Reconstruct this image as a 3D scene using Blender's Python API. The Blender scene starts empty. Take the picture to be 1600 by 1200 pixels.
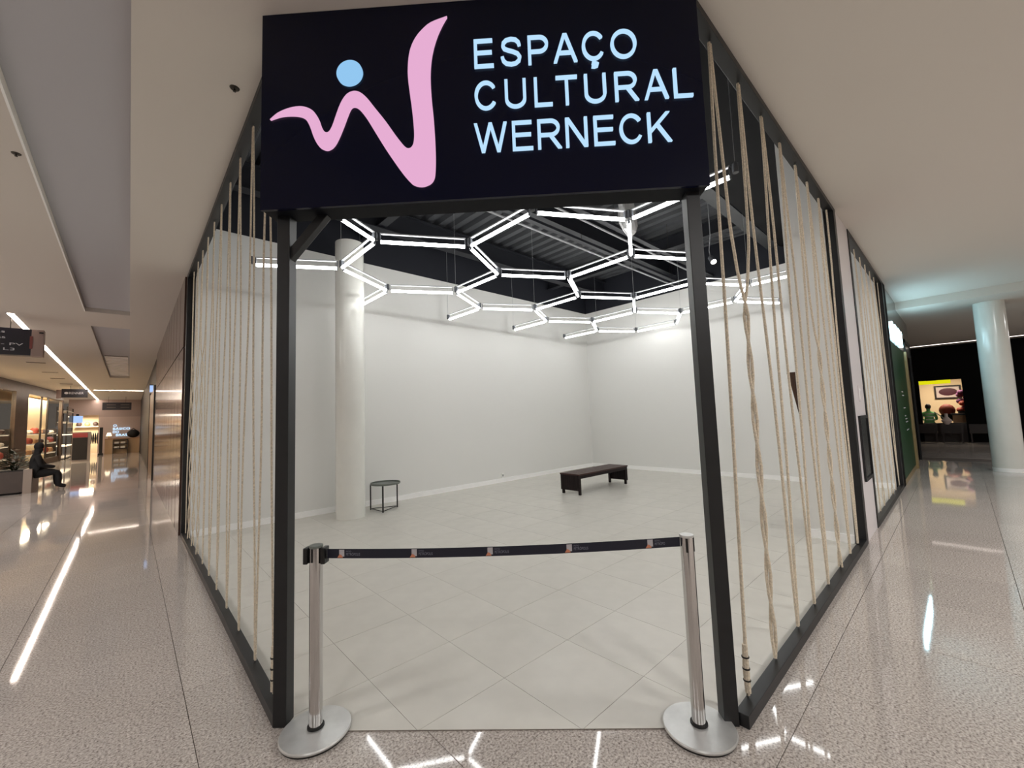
import bpy, bmesh, math, random
from mathutils import Vector, Matrix
random.seed(7)
S = bpy.context.scene
COL = S.collection
PI = math.pi

# ------------------------------------------------------------------ camera, world, lights, exposure
H = 1.62
yaw, pit, rol = 0.82339860, 0.0800196673, -0.036239624
F = 645.450586
fw = Vector((math.cos(yaw)*math.cos(pit), math.sin(yaw)*math.cos(pit), math.sin(pit)))
r0 = Vector((math.sin(yaw), -math.cos(yaw), 0)); u0 = r0.cross(fw)
rt = math.cos(rol)*r0 + math.sin(rol)*u0
up = -math.sin(rol)*r0 + math.cos(rol)*u0
cam = bpy.data.cameras.new('camera'); cam.sensor_fit = 'HORIZONTAL'; cam.sensor_width = 36
cam.lens = F/1600*36; cam.clip_start = 0.02; cam.clip_end = 300
camo = bpy.data.objects.new('camera', cam); COL.objects.link(camo)
camo.matrix_world = Matrix(((rt.x, up.x, -fw.x, 0), (rt.y, up.y, -fw.y, 0), (rt.z, up.z, -fw.z, H), (0, 0, 0, 1)))
S.camera = camo

W = bpy.data.worlds.new('world'); S.world = W; W.use_nodes = True
W.node_tree.nodes['Background'].inputs[0].default_value = (1.0, 0.86, 0.74, 1)
W.node_tree.nodes['Background'].inputs[1].default_value = 0.10

TUBE_STRENGTH = 21.0
def area(name, loc, sx, sy, energy, color, rot=(0, 0, 0)):
    l = bpy.data.lights.new(name, 'AREA'); l.shape = 'RECTANGLE'; l.size = sx; l.size_y = sy
    l.energy = energy; l.color = color
    o = bpy.data.objects.new(name, l); o.location = loc; o.rotation_euler = rot; COL.objects.link(o)
    return o
WARM = (1.0, 0.985, 0.99); NEUT = (1.0, 0.985, 0.97)
# unseen fill lamps added to brighten the mall, behind and beside the camera
for (x, y, p) in ((-3.4, -2.2, 100), (0.8, -3.4, 100), (5.0, -3.2, 130), (9.5, -3.2, 150)):
    area('concourse_fill', (x, y, 4.03), 0.5, 0.5, p, NEUT)
for (x, y, p) in ((-4.2, 3.5, 90), (-4.6, 8.5, 105), (-5.0, 13.5, 260)):
    area('corridor_fill', (x, y, 4.03), 0.5, 0.5, p, WARM)  # added fill for the left corridor, kept out of view
for (x, y) in ((16.0, -4.5), (20.5, -5.5)):
    area('hall_fill', (x, y, 3.85), 0.5, 0.5, 60, WARM)  # added fill for the right hall, kept out of view

S.view_settings.view_transform = 'Standard'; S.view_settings.look = 'None'
S.view_settings.gamma = 1.0; S.view_settings.use_curve_mapping = False
S.view_settings.exposure = 0.0
S.render.film_transparent = False
S.cycles.use_denoising = True
S.cycles.max_bounces = 8; S.cycles.diffuse_bounces = 5; S.cycles.glossy_bounces = 4
S.cycles.transparent_max_bounces = 12
S.cycles.sample_clamp_indirect = 8.0
S.cycles.caustics_reflective = False; S.cycles.caustics_refractive = False

# ------------------------------------------------------------------ materials
def lin(c):
    return tuple((v/12.92 if v <= 0.04045 else ((v+0.055)/1.055)**2.4) for v in [k/255 for k in c])
M = {}
def mat(name, rgb, rough=0.5, metal=0.0, spec=0.5, noise=0.0, nscale=20.0, bump=0.0, bscale=60.0, stretch=None, coat=0.0, rand=0.0, emit=None, estr=0.0):
    m = bpy.data.materials.new(name); m.use_nodes = True
    nt = m.node_tree; b = nt.nodes['Principled BSDF']
    c = lin(rgb)
    b.inputs['Base Color'].default_value = (*c, 1); b.inputs['Roughness'].default_value = rough
    b.inputs['Metallic'].default_value = metal; b.inputs['Specular IOR Level'].default_value = spec
    b.inputs['Coat Weight'].default_value = coat; b.inputs['Coat Roughness'].default_value = 0.05
    if emit: 
        b.inputs['Emission Color'].default_value = (*lin(emit), 1); b.inputs['Emission Strength'].default_value = estr
    N = nt.nodes.new; L = nt.links.new
    tc = N('ShaderNodeTexCoord'); mp = N('ShaderNodeMapping'); L(tc.outputs['Object'], mp.inputs['Vector'])
    if stretch: mp.inputs['Scale'].default_value = stretch
    last = None
    if noise > 0:
        n = N('ShaderNodeTexNoise'); n.inputs['Scale'].default_value = nscale; n.inputs['Detail'].default_value = 6
        L(mp.outputs[0], n.inputs['Vector'])
        r = N('ShaderNodeValToRGB')
        r.color_ramp.elements[0].position = 0.3; r.color_ramp.elements[1].position = 0.7
        r.color_ramp.elements[0].color = (*[max(0, v*(1-noise)) for v in c], 1)
        r.color_ramp.elements[1].color = (*[min(1, v*(1+noise)) for v in c], 1)
        L(n.outputs['Fac'], r.inputs[0]); last = r.outputs[0]
    if rand > 0:
        oi = N('ShaderNodeObjectInfo'); hs = N('ShaderNodeHueSaturation'); mr = N('ShaderNodeMapRange')
        mr.inputs['To Min'].default_value = 1-rand; mr.inputs['To Max'].default_value = 1+rand
        L(oi.outputs['Random'], mr.inputs['Value']); L(mr.outputs[0], hs.inputs['Value'])
        if last: L(last, hs.inputs['Color'])
        else: hs.inputs['Color'].default_value = (*c, 1)
        last = hs.outputs[0]
    if last: L(last, b.inputs['Base Color'])
    if bump > 0:
        n2 = N('ShaderNodeTexNoise'); n2.inputs['Scale'].default_value = bscale; n2.inputs['Detail'].default_value = 4
        L(mp.outputs[0], n2.inputs['Vector'])
        bp = N('ShaderNodeBump'); bp.inputs['Strength'].default_value = bump; bp.inputs['Distance'].default_value = 0.01
        L(n2.outputs['Fac'], bp.inputs['Height']); L(bp.outputs[0], b.inputs['Normal'])
    M[name] = m
    return m
def emat(name, rgb, strength):
    m = bpy.data.materials.new(name); m.use_nodes = True
    nt = m.node_tree; nt.nodes.remove(nt.nodes['Principled BSDF'])
    e = nt.nodes.new('ShaderNodeEmission'); e.inputs[0].default_value = (*lin(rgb), 1); e.inputs[1].default_value = strength
    nt.links.new(e.outputs[0], nt.nodes['Material Output'].inputs[0]); M[name] = m
    return m
def glassmat(name, tint, gl):
    m = bpy.data.materials.new(name); m.use_nodes = True
    nt = m.node_tree; nt.nodes.remove(nt.nodes['Principled BSDF'])
    t = nt.nodes.new('ShaderNodeBsdfTransparent'); t.inputs[0].default_value = (*lin(tint), 1)
    g = nt.nodes.new('ShaderNodeBsdfGlossy'); g.inputs['Roughness'].default_value = 0.03
    mx = nt.nodes.new('ShaderNodeMixShader')
    mx.inputs[0].default_value = gl; nt.links.new(t.outputs[0], mx.inputs[1]); nt.links.new(g.outputs[0], mx.inputs[2])
    nt.links.new(mx.outputs[0], nt.nodes['Material Output'].inputs[0]); M[name] = m
    return m
def granite():
    m = bpy.data.materials.new('granite'); m.use_nodes = True
    nt = m.node_tree; b = nt.nodes['Principled BSDF']; N = nt.nodes.new; L = nt.links.new
    geo = N('ShaderNodeNewGeometry')
    n1 = N('ShaderNodeTexNoise'); n1.inputs['Scale'].default_value = 85; n1.inputs['Detail'].default_value = 5; n1.inputs['Roughness'].default_value = 0.65
    n2 = N('ShaderNodeTexNoise'); n2.inputs['Scale'].default_value = 2.2; n2.inputs['Detail'].default_value = 3
    v = N('ShaderNodeTexVoronoi'); v.inputs['Scale'].default_value = 120
    for t in (n1, n2, v): L(geo.outputs['Position'], t.inputs['Vector'])
    r = N('ShaderNodeValToRGB'); e = r.color_ramp.elements
    e[0].position = 0.30; e[0].color = (*lin((88, 76, 71)), 1)
    e[1].position = 0.66; e[1].color = (*lin((228, 221, 215)), 1)
    k = e.new(0.44); k.color = (*lin((180, 170, 163)), 1)
    k = e.new(0.54); k.color = (*lin((208, 199, 191)), 1)
    L(n1.outputs['Fac'], r.inputs[0])
    mx = N('ShaderNodeMixRGB'); mx.blend_type = 'MULTIPLY'; mx.inputs[0].default_value = 0.2
    L(r.outputs[0], mx.inputs[1]); L(v.outputs['Color'], mx.inputs[2])
    bw = N('ShaderNodeRGBToBW'); L(v.outputs['Color'], bw.inputs[0]); L(bw.outputs[0], mx.inputs[2])
    oi = N('ShaderNodeObjectInfo'); hs = N('ShaderNodeHueSaturation'); mr = N('ShaderNodeMapRange')
    ad = N('ShaderNodeMath'); ad.operation = 'ADD'; ad2 = N('ShaderNodeMath'); ad2.operation = 'MULTIPLY'; ad2.inputs[1].default_value = 0.5
    L(oi.outputs['Random'], ad.inputs[0]); L(n2.outputs['Fac'], ad.inputs[1]); L(ad.outputs[0], ad2.inputs[0])
    mr.inputs['To Min'].default_value = 0.93; mr.inputs['To Max'].default_value = 1.09
    L(ad2.outputs[0], mr.inputs['Value']); L(mr.outputs[0], hs.inputs['Value']); L(mx.outputs[0], hs.inputs['Color'])
    L(hs.outputs[0], b.inputs['Base Color'])
    b.inputs['Roughness'].default_value = 0.045; b.inputs['Specular IOR Level'].default_value = 0.55
    M['granite'] = m
granite()
mat('grout', (92, 84, 80), 0.8)
mat('shop_tile', (208, 205, 196), 0.27, noise=0.03, nscale=6, rand=0.012, spec=0.45)
mat('shop_grout', (120, 112, 104), 0.8)
mat('white_wall', (228, 228, 225), 0.55, bump=0.03, bscale=180)
mat('white_trim', (252, 252, 251), 0.4)
mat('column_paint', (224, 224, 218), 0.18, noise=0.03, nscale=3)
mat('black_wall', (22, 25, 35), 0.7)
mat('deck_black', (70, 72, 76), 0.55); mat('beam_black', (27, 29, 36), 0.55)
mat('black_soffit', (12, 12, 14), 0.8, spec=0.2); mat('beam_grey', (58, 60, 62), 0.55, noise=0.1, nscale=5)
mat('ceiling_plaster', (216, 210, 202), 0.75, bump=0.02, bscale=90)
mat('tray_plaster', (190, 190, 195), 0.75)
mat('black_steel', (18, 19, 22), 0.42, noise=0.25, nscale=12)
mat('sign_black', (6, 10, 36), 0.22, spec=0.2)
mat('sign_black_under', (6, 8, 16), 0.6, spec=0.15)
mat('jute', (222, 209, 188), 0.85, noise=0.22, nscale=90, bump=0.6, bscale=220)
mat('hook_steel', (70, 66, 60), 0.4, metal=0.8)
mat('chrome', (205, 203, 202), 0.13, metal=1.0, noise=0.06, nscale=8, stretch=(20, 20, 1))
mat('brushed_steel', (205, 205, 203), 0.36, metal=0.55, noise=0.1, nscale=10)
mat('rubber', (12, 12, 12), 0.6)
mat('black_plastic', (10, 10, 11), 0.35)
mat('belt', (13, 14, 34), 0.6)
mat('belt_grey', (176, 172, 176), 0.6)
mat('belt_orange', (196, 126, 96), 0.6)
mat('belt_text', (118, 118, 132), 0.6)
mat('table_grey', (104, 110, 104), 0.4)
mat('bench_wood', (58, 32, 29), 0.42, spec=0.35, noise=0.3, nscale=6, stretch=(1, 12, 12))
mat('bench_dark', (22, 10, 11), 0.5, spec=0.25, noise=0.3, nscale=8)
mat('lamp_white', (168, 170, 173), 0.4)
mat('lamp_grey', (92, 95, 100), 0.45)
mat('foil', (205, 205, 205), 0.25, metal=0.55, bump=0.8, bscale=30)
mat('marble_brown', (92, 72, 66), 0.13, spec=0.5, noise=0.28, nscale=2.2, stretch=(1, 1, 0.35), rand=0.16)
mat('brown_door', (104, 66, 40), 0.35, noise=0.2, nscale=6, stretch=(8, 8, 1))
mat('pier_grey', (228, 222, 224), 0.3)
mat('niche_dark', (24, 22, 24), 0.2)
mat('green_dark', (22, 62, 30), 0.4, spec=0.3)
mat('gold_trim', (170, 150, 110), 0.3, metal=0.4)
mat('grey_fascia', (112, 112, 108), 0.2)
mat('dark_facade', (9, 9, 9), 0.8, spec=0.1)
mat('cream_wall', (232, 208, 170), 0.7)
mat('store_brown', (84, 66, 52), 0.4, noise=0.15, nscale=4)
mat('store_dark', (44, 36, 32), 0.5)
mat('far_wall', (186, 166, 158), 0.6)
mat('far_wall_light', (206, 186, 176), 0.6)
mat('counter_beige', (196, 164, 126), 0.4)
mat('dark_thing', (26, 22, 22), 0.6)
mat('dark_sign', (20, 18, 30), 0.3)
mat('sign_end', (150, 130, 124), 0.4)
mat('sign_red', (116, 60, 56), 0.5)
mat('sign_text', (200, 200, 206), 0.5)
mat('totem_red', (150, 62, 62), 0.4)
mat('totem_grey', (150, 140, 134), 0.4)
mat('planter_grey', (70, 60, 54), 0.5, noise=0.12, nscale=4)
mat('planter_edge', (150, 136, 124), 0.4)
mat('leaf', (30, 46, 26), 0.5, noise=0.3, nscale=10)
mat('cloth_black', (14, 13, 14), 0.8)
mat('skin', (120, 84, 66), 0.6)
mat('cloth_green', (96, 160, 96), 0.8)
mat('cloth_pale', (214, 222, 204), 0.8)
mat('goods_white', (232, 224, 212), 0.6)
mat('goods_red', (168, 74, 58), 0.6)
mat('goods_tan', (188, 144, 104), 0.6)
mat('goods_dark', (70, 52, 48), 0.6)
mat('wood_dark', (30, 17, 13), 0.4)
mat('pic_mount', (206, 190, 184), 0.6)
mat('pic_shape', (74, 24, 40), 0.6)
mat('purple', (104, 52, 92), 0.8, noise=0.4, nscale=8)
mat('stroller_red', (140, 52, 34), 0.7)
mat('wedge_brown', (72, 46, 30), 0.45, noise=0.25, nscale=10, stretch=(6, 6, 1))
mat('outlet', (236, 236, 232), 0.35)
mat('vent_grey', (120, 108, 100), 0.6)
glassmat('glass', (245, 246, 245), 0.05)
glassmat('dark_glass', (90, 100, 96), 0.2)
emat('tube_light', (255, 255, 253), TUBE_STRENGTH)
emat('strip_light', (255, 236, 220), 32.0)
emat('letter_light', (184, 222, 252), 1.05)
emat('pink_light', (238, 180, 218), 0.93)
emat('dot_light', (150, 204, 246), 0.95)
emat('strip_dim', (255, 240, 230), 4.0)
emat('cyan_sign', (190, 240, 255), 22.0)
emat('far_letters', (190, 226, 255), 1.6)
emat('yellow_light', (226, 220, 20), 1.0)
emat('shelf_light', (255, 232, 196), 2.2)
emat('blue_screen', (170, 200, 250), 1.1)
emat('spot_light', (255, 250, 240), 12.0)

# ------------------------------------------------------------------ mesh helpers
class MB:
    def __init__(s): s.v = []; s.f = []; s.smooth = False
    def add(s, vs, fs):
        o = len(s.v); s.v += [tuple(v) for v in vs]; s.f += [tuple(i+o for i in f) for f in fs]; return s
    def box(s, x0, x1, y0, y1, z0, z1):
        return s.add([(x0,y0,z0),(x1,y0,z0),(x1,y1,z0),(x0,y1,z0),(x0,y0,z1),(x1,y0,z1),(x1,y1,z1),(x0,y1,z1)],
                     [(3,2,1,0),(4,5,6,7),(0,1,5,4),(1,2,6,5),(2,3,7,6),(3,0,4,7)])
    def prism(s, pts, z0, z1):
        n = len(pts)
        return s.add([(x,y,z0) for x,y in pts]+[(x,y,z1) for x,y in pts],
                     [tuple(range(n-1,-1,-1)), tuple(range(n,2*n))]+[(i,(i+1)%n,n+(i+1)%n,n+i) for i in range(n)])
    def lathe(s, cx, cy, prof, n=32, cap=True):
        vs = []; fs = []
        for (r, z) in prof:
            for i in range(n):
                a = 2*PI*i/n; vs.append((cx+r*math.cos(a), cy+r*math.sin(a), z))
        k = len(prof)
        for j in range(k-1):
            for i in range(n):
                fs.append((j*n+i, j*n+(i+1)%n, (j+1)*n+(i+1)%n, (j+1)*n+i))
        if cap:
            fs.append(tuple(range(n-1,-1,-1))); fs.append(tuple((k-1)*n+i for i in range(n)))
        s.smooth = True
        return s.add(vs, fs)
    def tube(s, pts, r, n=6, cap=True):
        pts = [Vector(p) for p in pts]; rs = r if isinstance(r, (list, tuple)) else [r]*len(pts)
        vs = []; fs = []
        t0 = (pts[1]-pts[0]).normalized()
        a = Vector((0,0,1)) if abs(t0.z) < 0.9 else Vector((1,0,0))
        u = t0.cross(a).normalized()
        for j, p in enumerate(pts):
            t = (pts[min(j+1,len(pts)-1)]-pts[max(j-1,0)]).normalized()
            u = (u - t*u.dot(t)).normalized(); w = t.cross(u)
            for i in range(n):
                an = 2*PI*i/n; q = p + rs[j]*(math.cos(an)*u+math.sin(an)*w); vs.append(tuple(q))
        for j in range(len(pts)-1):
            for i in range(n):
                fs.append((j*n+i, j*n+(i+1)%n, (j+1)*n+(i+1)%n, (j+1)*n+i))
        if cap:
            fs.append(tuple(range(n-1,-1,-1))); fs.append(tuple((len(pts)-1)*n+i for i in range(n)))
        s.smooth = True
        return s.add(vs, fs)
    def bar(s, p, q, w, h, upv=(0,0,1)):
        p = Vector(p); q = Vector(q); t = (q-p).normalized(); upv = Vector(upv)
        u = t.cross(upv).normalized(); v = u.cross(t)
        vs = []
        for c in (p, q):
            for a, b in ((-1,-1),(1,-1),(1,1),(-1,1)): vs.append(tuple(c+u*a*w/2+v*b*h/2))
        return s.add(vs, [(0,1,2,3),(7,6,5,4),(0,4,5,1),(1,5,6,2),(2,6,7,3),(3,7,4,0)])
    def ball(s, c, rx, ry, rz, n=12, m=8):
        vs = []; fs = []
        for j in range(m+1):
            ph = PI*j/m
            for i in range(n):
                a = 2*PI*i/n
                vs.append((c[0]+rx*math.sin(ph)*math.cos(a), c[1]+ry*math.sin(ph)*math.sin(a), c[2]+rz*math.cos(ph)))
        for j in range(m):
            for i in range(n): fs.append((j*n+i, (j+1)*n+i, (j+1)*n+(i+1)%n, j*n+(i+1)%n))
        s.smooth = True
        return s.add(vs, fs)
    def build(s, name, m, parent=None, bevel=0.0, kind=None):
        me = bpy.data.meshes.new(name)
        off = worldloc(parent) if parent else Vector((0,0,0))
        me.from_pydata(s.v, [], s.f); me.validate(); me.update()
        bm = bmesh.new(); bm.from_mesh(me)
        bmesh.ops.recalc_face_normals(bm, faces=bm.faces)
        bm.to_mesh(me); bm.free()
        me.materials.append(M[m])
        if s.smooth:
            for p in me.polygons: p.use_smooth = True
        o = bpy.data.objects.new(name, me); COL.objects.link(o)
        if parent:
            o.parent = parent; o.matrix_parent_inverse = Matrix.Translation(-off)
        if bevel:
            b = o.modifiers.new('bevel', 'BEVEL'); b.width = bevel; b.segments = 2; b.limit_method = 'ANGLE'
        if s.smooth:
            try:
                e = o.modifiers.new('split', 'EDGE_SPLIT'); e.split_angle = math.radians(40)
            except Exception: pass
        if kind: o['kind'] = kind
        return o
def worldloc(o):
    v = Vector((0,0,0))
    while o:
        v = v + o.location + (o.matrix_parent_inverse.translation if o.parent else Vector((0,0,0)))
        o = o.parent
    return v
def tag(o, label=None, cat=None, group=None):
    if label: o['label'] = label
    if cat: o['category'] = cat
    if group: o['group'] = group
    return o
def thing(name, label, cat, loc, group=None):
    o = bpy.data.objects.new(name, None); COL.objects.link(o); o.location = loc; o.empty_display_size = 0.1
    return tag(o, label, cat, group)
def struct(o): o['kind'] = 'structure'; return o
def box(x0, x1, y0, y1, z0, z1): return MB().box(x0, x1, y0, y1, z0, z1)

def text_mesh(name, body, m, parent, origin, ux, uy, height, depth=0.004, fit=None, center=False):
    """Flat lettering: cap height `height`, baseline start at origin, along ux, up uy; fit = (width)."""
    cu = bpy.data.curves.new(name, 'FONT'); cu.body = body; cu.size = 1.0; cu.resolution_u = 4
    to = bpy.data.objects.new('tmp', cu); COL.objects.link(to)
    dg = bpy.context.evaluated_depsgraph_get()
    me = bpy.data.meshes.new_from_object(to.evaluated_get(dg))
    bpy.data.objects.remove(to); bpy.data.curves.remove(cu)
    xs = [v.co.x for v in me.vertices]; ys = [v.co.y for v in me.vertices]
    x0, x1 = min(xs), max(xs)
    cap = CAP
    sy = height/cap; sx = sy if fit is None else fit/(x1-x0)
    ux = Vector(ux); uy = Vector(uy); nn = ux.cross(uy)
    off = worldloc(parent) if parent else Vector((0,0,0))
    bm = bmesh.new(); bm.from_mesh(me)
    bmesh.ops.remove_doubles(bm, verts=bm.verts, dist=1e-5)
    if depth > 0:
        r = bmesh.ops.extrude_face_region(bm, geom=bm.faces[:])
        for v in [g for g in r['geom'] if isinstance(g, bmesh.types.BMVert)]: v.co.z += 1.0
    sh = (x1-x0)*sx/2 if center else 0
    for v in bm.verts:
        p = Vector(origin) + ux*((v.co.x-x0)*sx - sh) + uy*(v.co.y*sy) + nn*(v.co.z*depth)
        v.co = p
    bmesh.ops.recalc_face_normals(bm, faces=bm.faces)
    bm.to_mesh(me); bm.free()
    me.materials.clear(); me.materials.append(M[m])
    o = bpy.data.objects.new(name, me); COL.objects.link(o)
    if parent: o.parent = parent; o.matrix_parent_inverse = Matrix.Translation(-off)
    return o
# cap height of the built-in font, measured on an H
_c = bpy.data.curves.new('h', 'FONT'); _c.body = 'H'; _o = bpy.data.objects.new('h', _c); COL.objects.link(_o)
_m = bpy.data.meshes.new_from_object(_o.evaluated_get(bpy.context.evaluated_depsgraph_get()))
CAP = max(v.co.y for v in _m.vertices); bpy.data.objects.remove(_o); bpy.data.meshes.remove(_m); bpy.data.curves.remove(_c)

# ------------------------------------------------------------------ floors
PX, PY, RX, RY = 0.66, 0.90, 10.67, 7.93       # shop: frame lines, right and back walls
DIAG = 3.22
base = struct(box(-9, 34, -9, 50, -0.12, -0.006).build('floor_concourse', 'grout'))
G = 0.9
tile_me = {}
def granite_tile(i, j):
    x0 = 0.29+G*i; y0 = 0.70+G*j
    key = 'g'
    if key not in tile_me:
        a = G/2-0.0016
        mb = MB().add([(-a,-a,-0.006),(a,-a,-0.006),(a,a,-0.006),(-a,a,-0.006),(-a,-a,-0.001),(a,-a,-0.001),(a,a,-0.001),(-a,a,-0.001),
                       (-a+.001,-a+.001,0),(a-.001,-a+.001,0),(a-.001,a-.001,0),(-a+.001,a-.001,0)],
                      [(0,1,5,4),(1,2,6,5),(2,3,7,6),(3,0,4,7),(4,5,9,8),(5,6,10,9),(6,7,11,10),(7,4,8,11),(8,9,10,11)])
        t = mb.build('tile', 'granite', base); tile_me[key] = t.data
    else:
        t = bpy.data.objects.new('tile', tile_me[key]); COL.objects.link(t); t.parent = base
    t.location = (x0+G/2, y0+G/2, 0)
    t.rotation_euler = (random.gauss(0, 0.0005), random.gauss(0, 0.0005), 0)
for i in range(-4, 24):
    for j in range(-4, 26):
        x0 = 0.29+G*i; y0 = 0.70+G*j; x1 = x0+G; y1 = y0+G
        if x0 > PX-0.02 and y0 > PY-0.02 and x0+y0 > DIAG: continue
        # keep what the two concourses show
        left = x0 < 0.66 and y1 > 0.2 and (-0.62*y1-0.9 < x1) and (j < 22)
        right = y0 < 0.9 and x1 > 0.8 and i < 18 and (y1 > -1.9-0.12*x0 or x0 > 2) and y1 > -3.2
        near = x0 < 3.2 and y0 < 3.2 and x1+y1 > 1.2 and x0 > -1.0 and y0 > -1.0
        if left or right or near: granite_tile(i, j)
# farther granite: the same polished stone, joints too fine to tell apart
struct(box(-9, 0.58, 20.5, 50, -0.006, -0.0005).build('floor_corridor_far', 'granite'))
struct(box(17.4, 34, -9, 9, -0.006, -0.0005).build('floor_hall_far', 'granite'))
struct(box(-9, -3.3, -9, 20.5, -0.006, -0.0005).build('floor_left_side', 'granite'))
struct(box(-3.3, 17.4, -9, -2.9, -0.006, -0.0005).build('floor_behind', 'granite'))

def clip(poly, a, b, c):   # keep a*x+b*y >= c
    out = []
    for k in range(len(poly)):
        p, q = poly[k], poly[(k+1) % len(poly)]
        dp = a*p[0]+b*p[1]-c; dq = a*q[0]+b*q[1]-c
        if dp >= 0: out.append(p)
        if (dp >= 0) != (dq >= 0):
            t = dp/(dp-dq); out.append((p[0]+t*(q[0]-p[0]), p[1]+t*(q[1]-p[1])))
    return out
def shrink_clip(x0, x1, y0, y1):
    g = 0.0013
    p = [(x0+g,y0+g),(x1-g,y0+g),(x1-g,y1-g),(x0+g,y1-g)]
    for h in ((1,0,PX+0.02),(0,1,PY+0.02),(-1,0,-RX),(0,-1,-RY),(1/2**.5,1/2**.5,DIAG/2**.5)):
        p = clip(p, *h)
        if len(p) < 3: return None
    return p
shop_poly = [(DIAG-PY-0.02, PY+0.02), (RX, PY+0.02), (RX, RY), (PX+0.02, RY), (PX+0.02, DIAG-PX-0.02)]
fshop = struct(MB().prism(shop_poly, 0.0005, 0.0052).build('floor_shop', 'shop_grout'))
T = 0.605
smesh = None
for i in range(-1, 17):
    for j in range(-1, 12):
        x0 = 1.15+T*i; y0 = 1.455+T*j
        p = shrink_clip(x0, x0+T, y0, y0+T)
        if not p: continue
        full = len(p) == 4 and abs((max(q[0] for q in p)-min(q[0] for q in p))-(T-0.0026)) < 1e-5 and abs((max(q[1] for q in p)-min(q[1] for q in p))-(T-0.0026)) < 1e-5
        cx, cy = x0+T/2, y0+T/2
        if full and smesh:
            t = bpy.data.objects.new('tile', smesh); COL.objects.link(t); t.parent = fshop
        else:
            t = MB().prism([(q[0]-cx, q[1]-cy) for q in p], 0.0052, 0.007).build('tile', 'shop_tile', fshop)
            if full: smesh = t.data
        t.location = (cx, cy, 0)

# ------------------------------------------------------------------ shop shell
WT = 4.83; DECK = 5.75
struct(box(PX+.05, RX+0.2, RY, RY+0.18, 0, WT).build('wall_back', 'white_wall'))
struct(box(PX+.05, RX+0.2, RY+0.02, RY+0.18, WT, DECK+0.3).build('wall_back_upper', 'black_wall'))
struct(box(RX, RX+0.18, PY+0.06, RY, 0, WT).build('wall_right', 'white_wall'))
struct(box(RX+0.02, RX+0.18, PY+0.06, RY, WT, DECK+0.3).build('wall_right_upper', 'black_wall'))
struct(box(PX+.06, RX, RY-0.018, RY, 0.007, 0.105).build('baseboard_back', 'white_trim'))
struct(box(RX-0.018, RX, PY+0.06, RY-0.018, 0.007, 0.105).build('baseboard_right', 'white_trim'))
# bulkheads above the frames, dark inside
struct(box(PX-.04, PX+.06, 2.7, RY+0.1, 4.07, DECK+0.3).build('wall_left_bulkhead', 'black_wall'))
struct(box(2.4, RX+.1, PY-.03, PY+.06, 4.07, DECK+0.3).build('wall_front_bulkhead', 'black_wall'))
struct(MB().prism([(PX-.04, 2.60), (PX+.06, 2.7), (2.5, PY+.06), (2.4, PY-.04)], 4.07, DECK+0.3).build('wall_corner_bulkhead', 'black_wall'))
# corrugated deck running along y
mb = MB(); x = 0.5; k = 0; P = 0.30
vs = []; 
while x < RX+0.2:
    for dx, z in ((0, 0), (0.13, 0), (0.165, 0.09), (0.265, 0.09)): vs.append((x+dx, z))
    x += P
vv = []; ff = []
for (xx, z) in vs: vv += [(xx, 0.5, DECK+z), (xx, RY+0.2, DECK+z)]
for q in range(len(vs)-1): ff.append((2*q, 2*q+1, 2*q+3, 2*q+2))
mb.add(vv, ff); struct(mb.build('ceiling_deck', 'deck_black'))
struct(box(0.75, RX, PY+.07, 2.44, 5.22, 5.26).build('ceiling_soffit_black', 'black_soffit'))
# steel I-beams
def ibeam(axis, c, a, b, z0, h=0.32, w=0.2, m='beam_grey'):
    mb = MB()
    for (u0, u1, za, zb) in ((-w/2, w/2, z0, z0+0.02), (-0.012, 0.012, z0+0.02, z0+h-0.02), (-w/2, w/2, z0+h-0.02, z0+h)):
        if axis == 'x': mb.box(a, b, c+u0, c+u1, za, zb)
        else: mb.box(c+u0, c+u1, a, b, za, zb)
    return struct(mb.build('ceiling_beam', m))
ibeam('x', 2.60, 0.75, RX, 5.25, 0.42, 0.24)
ibeam('x', 5.0, 0.75, RX, 5.25, 0.42, 0.2, 'beam_black')
ibeam('x', 7.2, 0.75, RX, 5.25, 0.42, 0.2, 'beam_black')
ibeam('y', 3.4, 0.95, RY, 5.3, 0.3, 0.16, 'beam_black')
ibeam('y', 8.95, 0.95, RY, 5.3, 0.3, 0.16, 'beam_black')
for (y, z, lab) in ((4.83, 4.9, 'rear'), (4.07, 4.9, 'front')):
    t = thing('conduit', 'pale thin ceiling conduit above the honeycomb light, %s one of two' % lab, 'pipe', (4.3, y, z))
    MB().tube([(3.1, y, z), (10.6, y, z)], 0.018, 8).build('pipe', 'lamp_white', t)
    MB().bar((3.1, y-.12, z+.06), (10.6, y-.12, z+.06), 0.10, 0.05).build('cable_tray', 'beam_black', t)
    for xx in (4.4, 6.5, 8.6, 10.2): MB().tube([(xx, y, z), (xx, y, DECK)], 0.004, 5).build('hanger_rod', 'hook_steel', t)
# inner column
mb = MB().lathe(2.84, 7.265, [(0.2415, 0.007), (0.2415, WT+0.02)], 48)
c = mb.build('column', 'column_paint'); struct(c)

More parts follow.
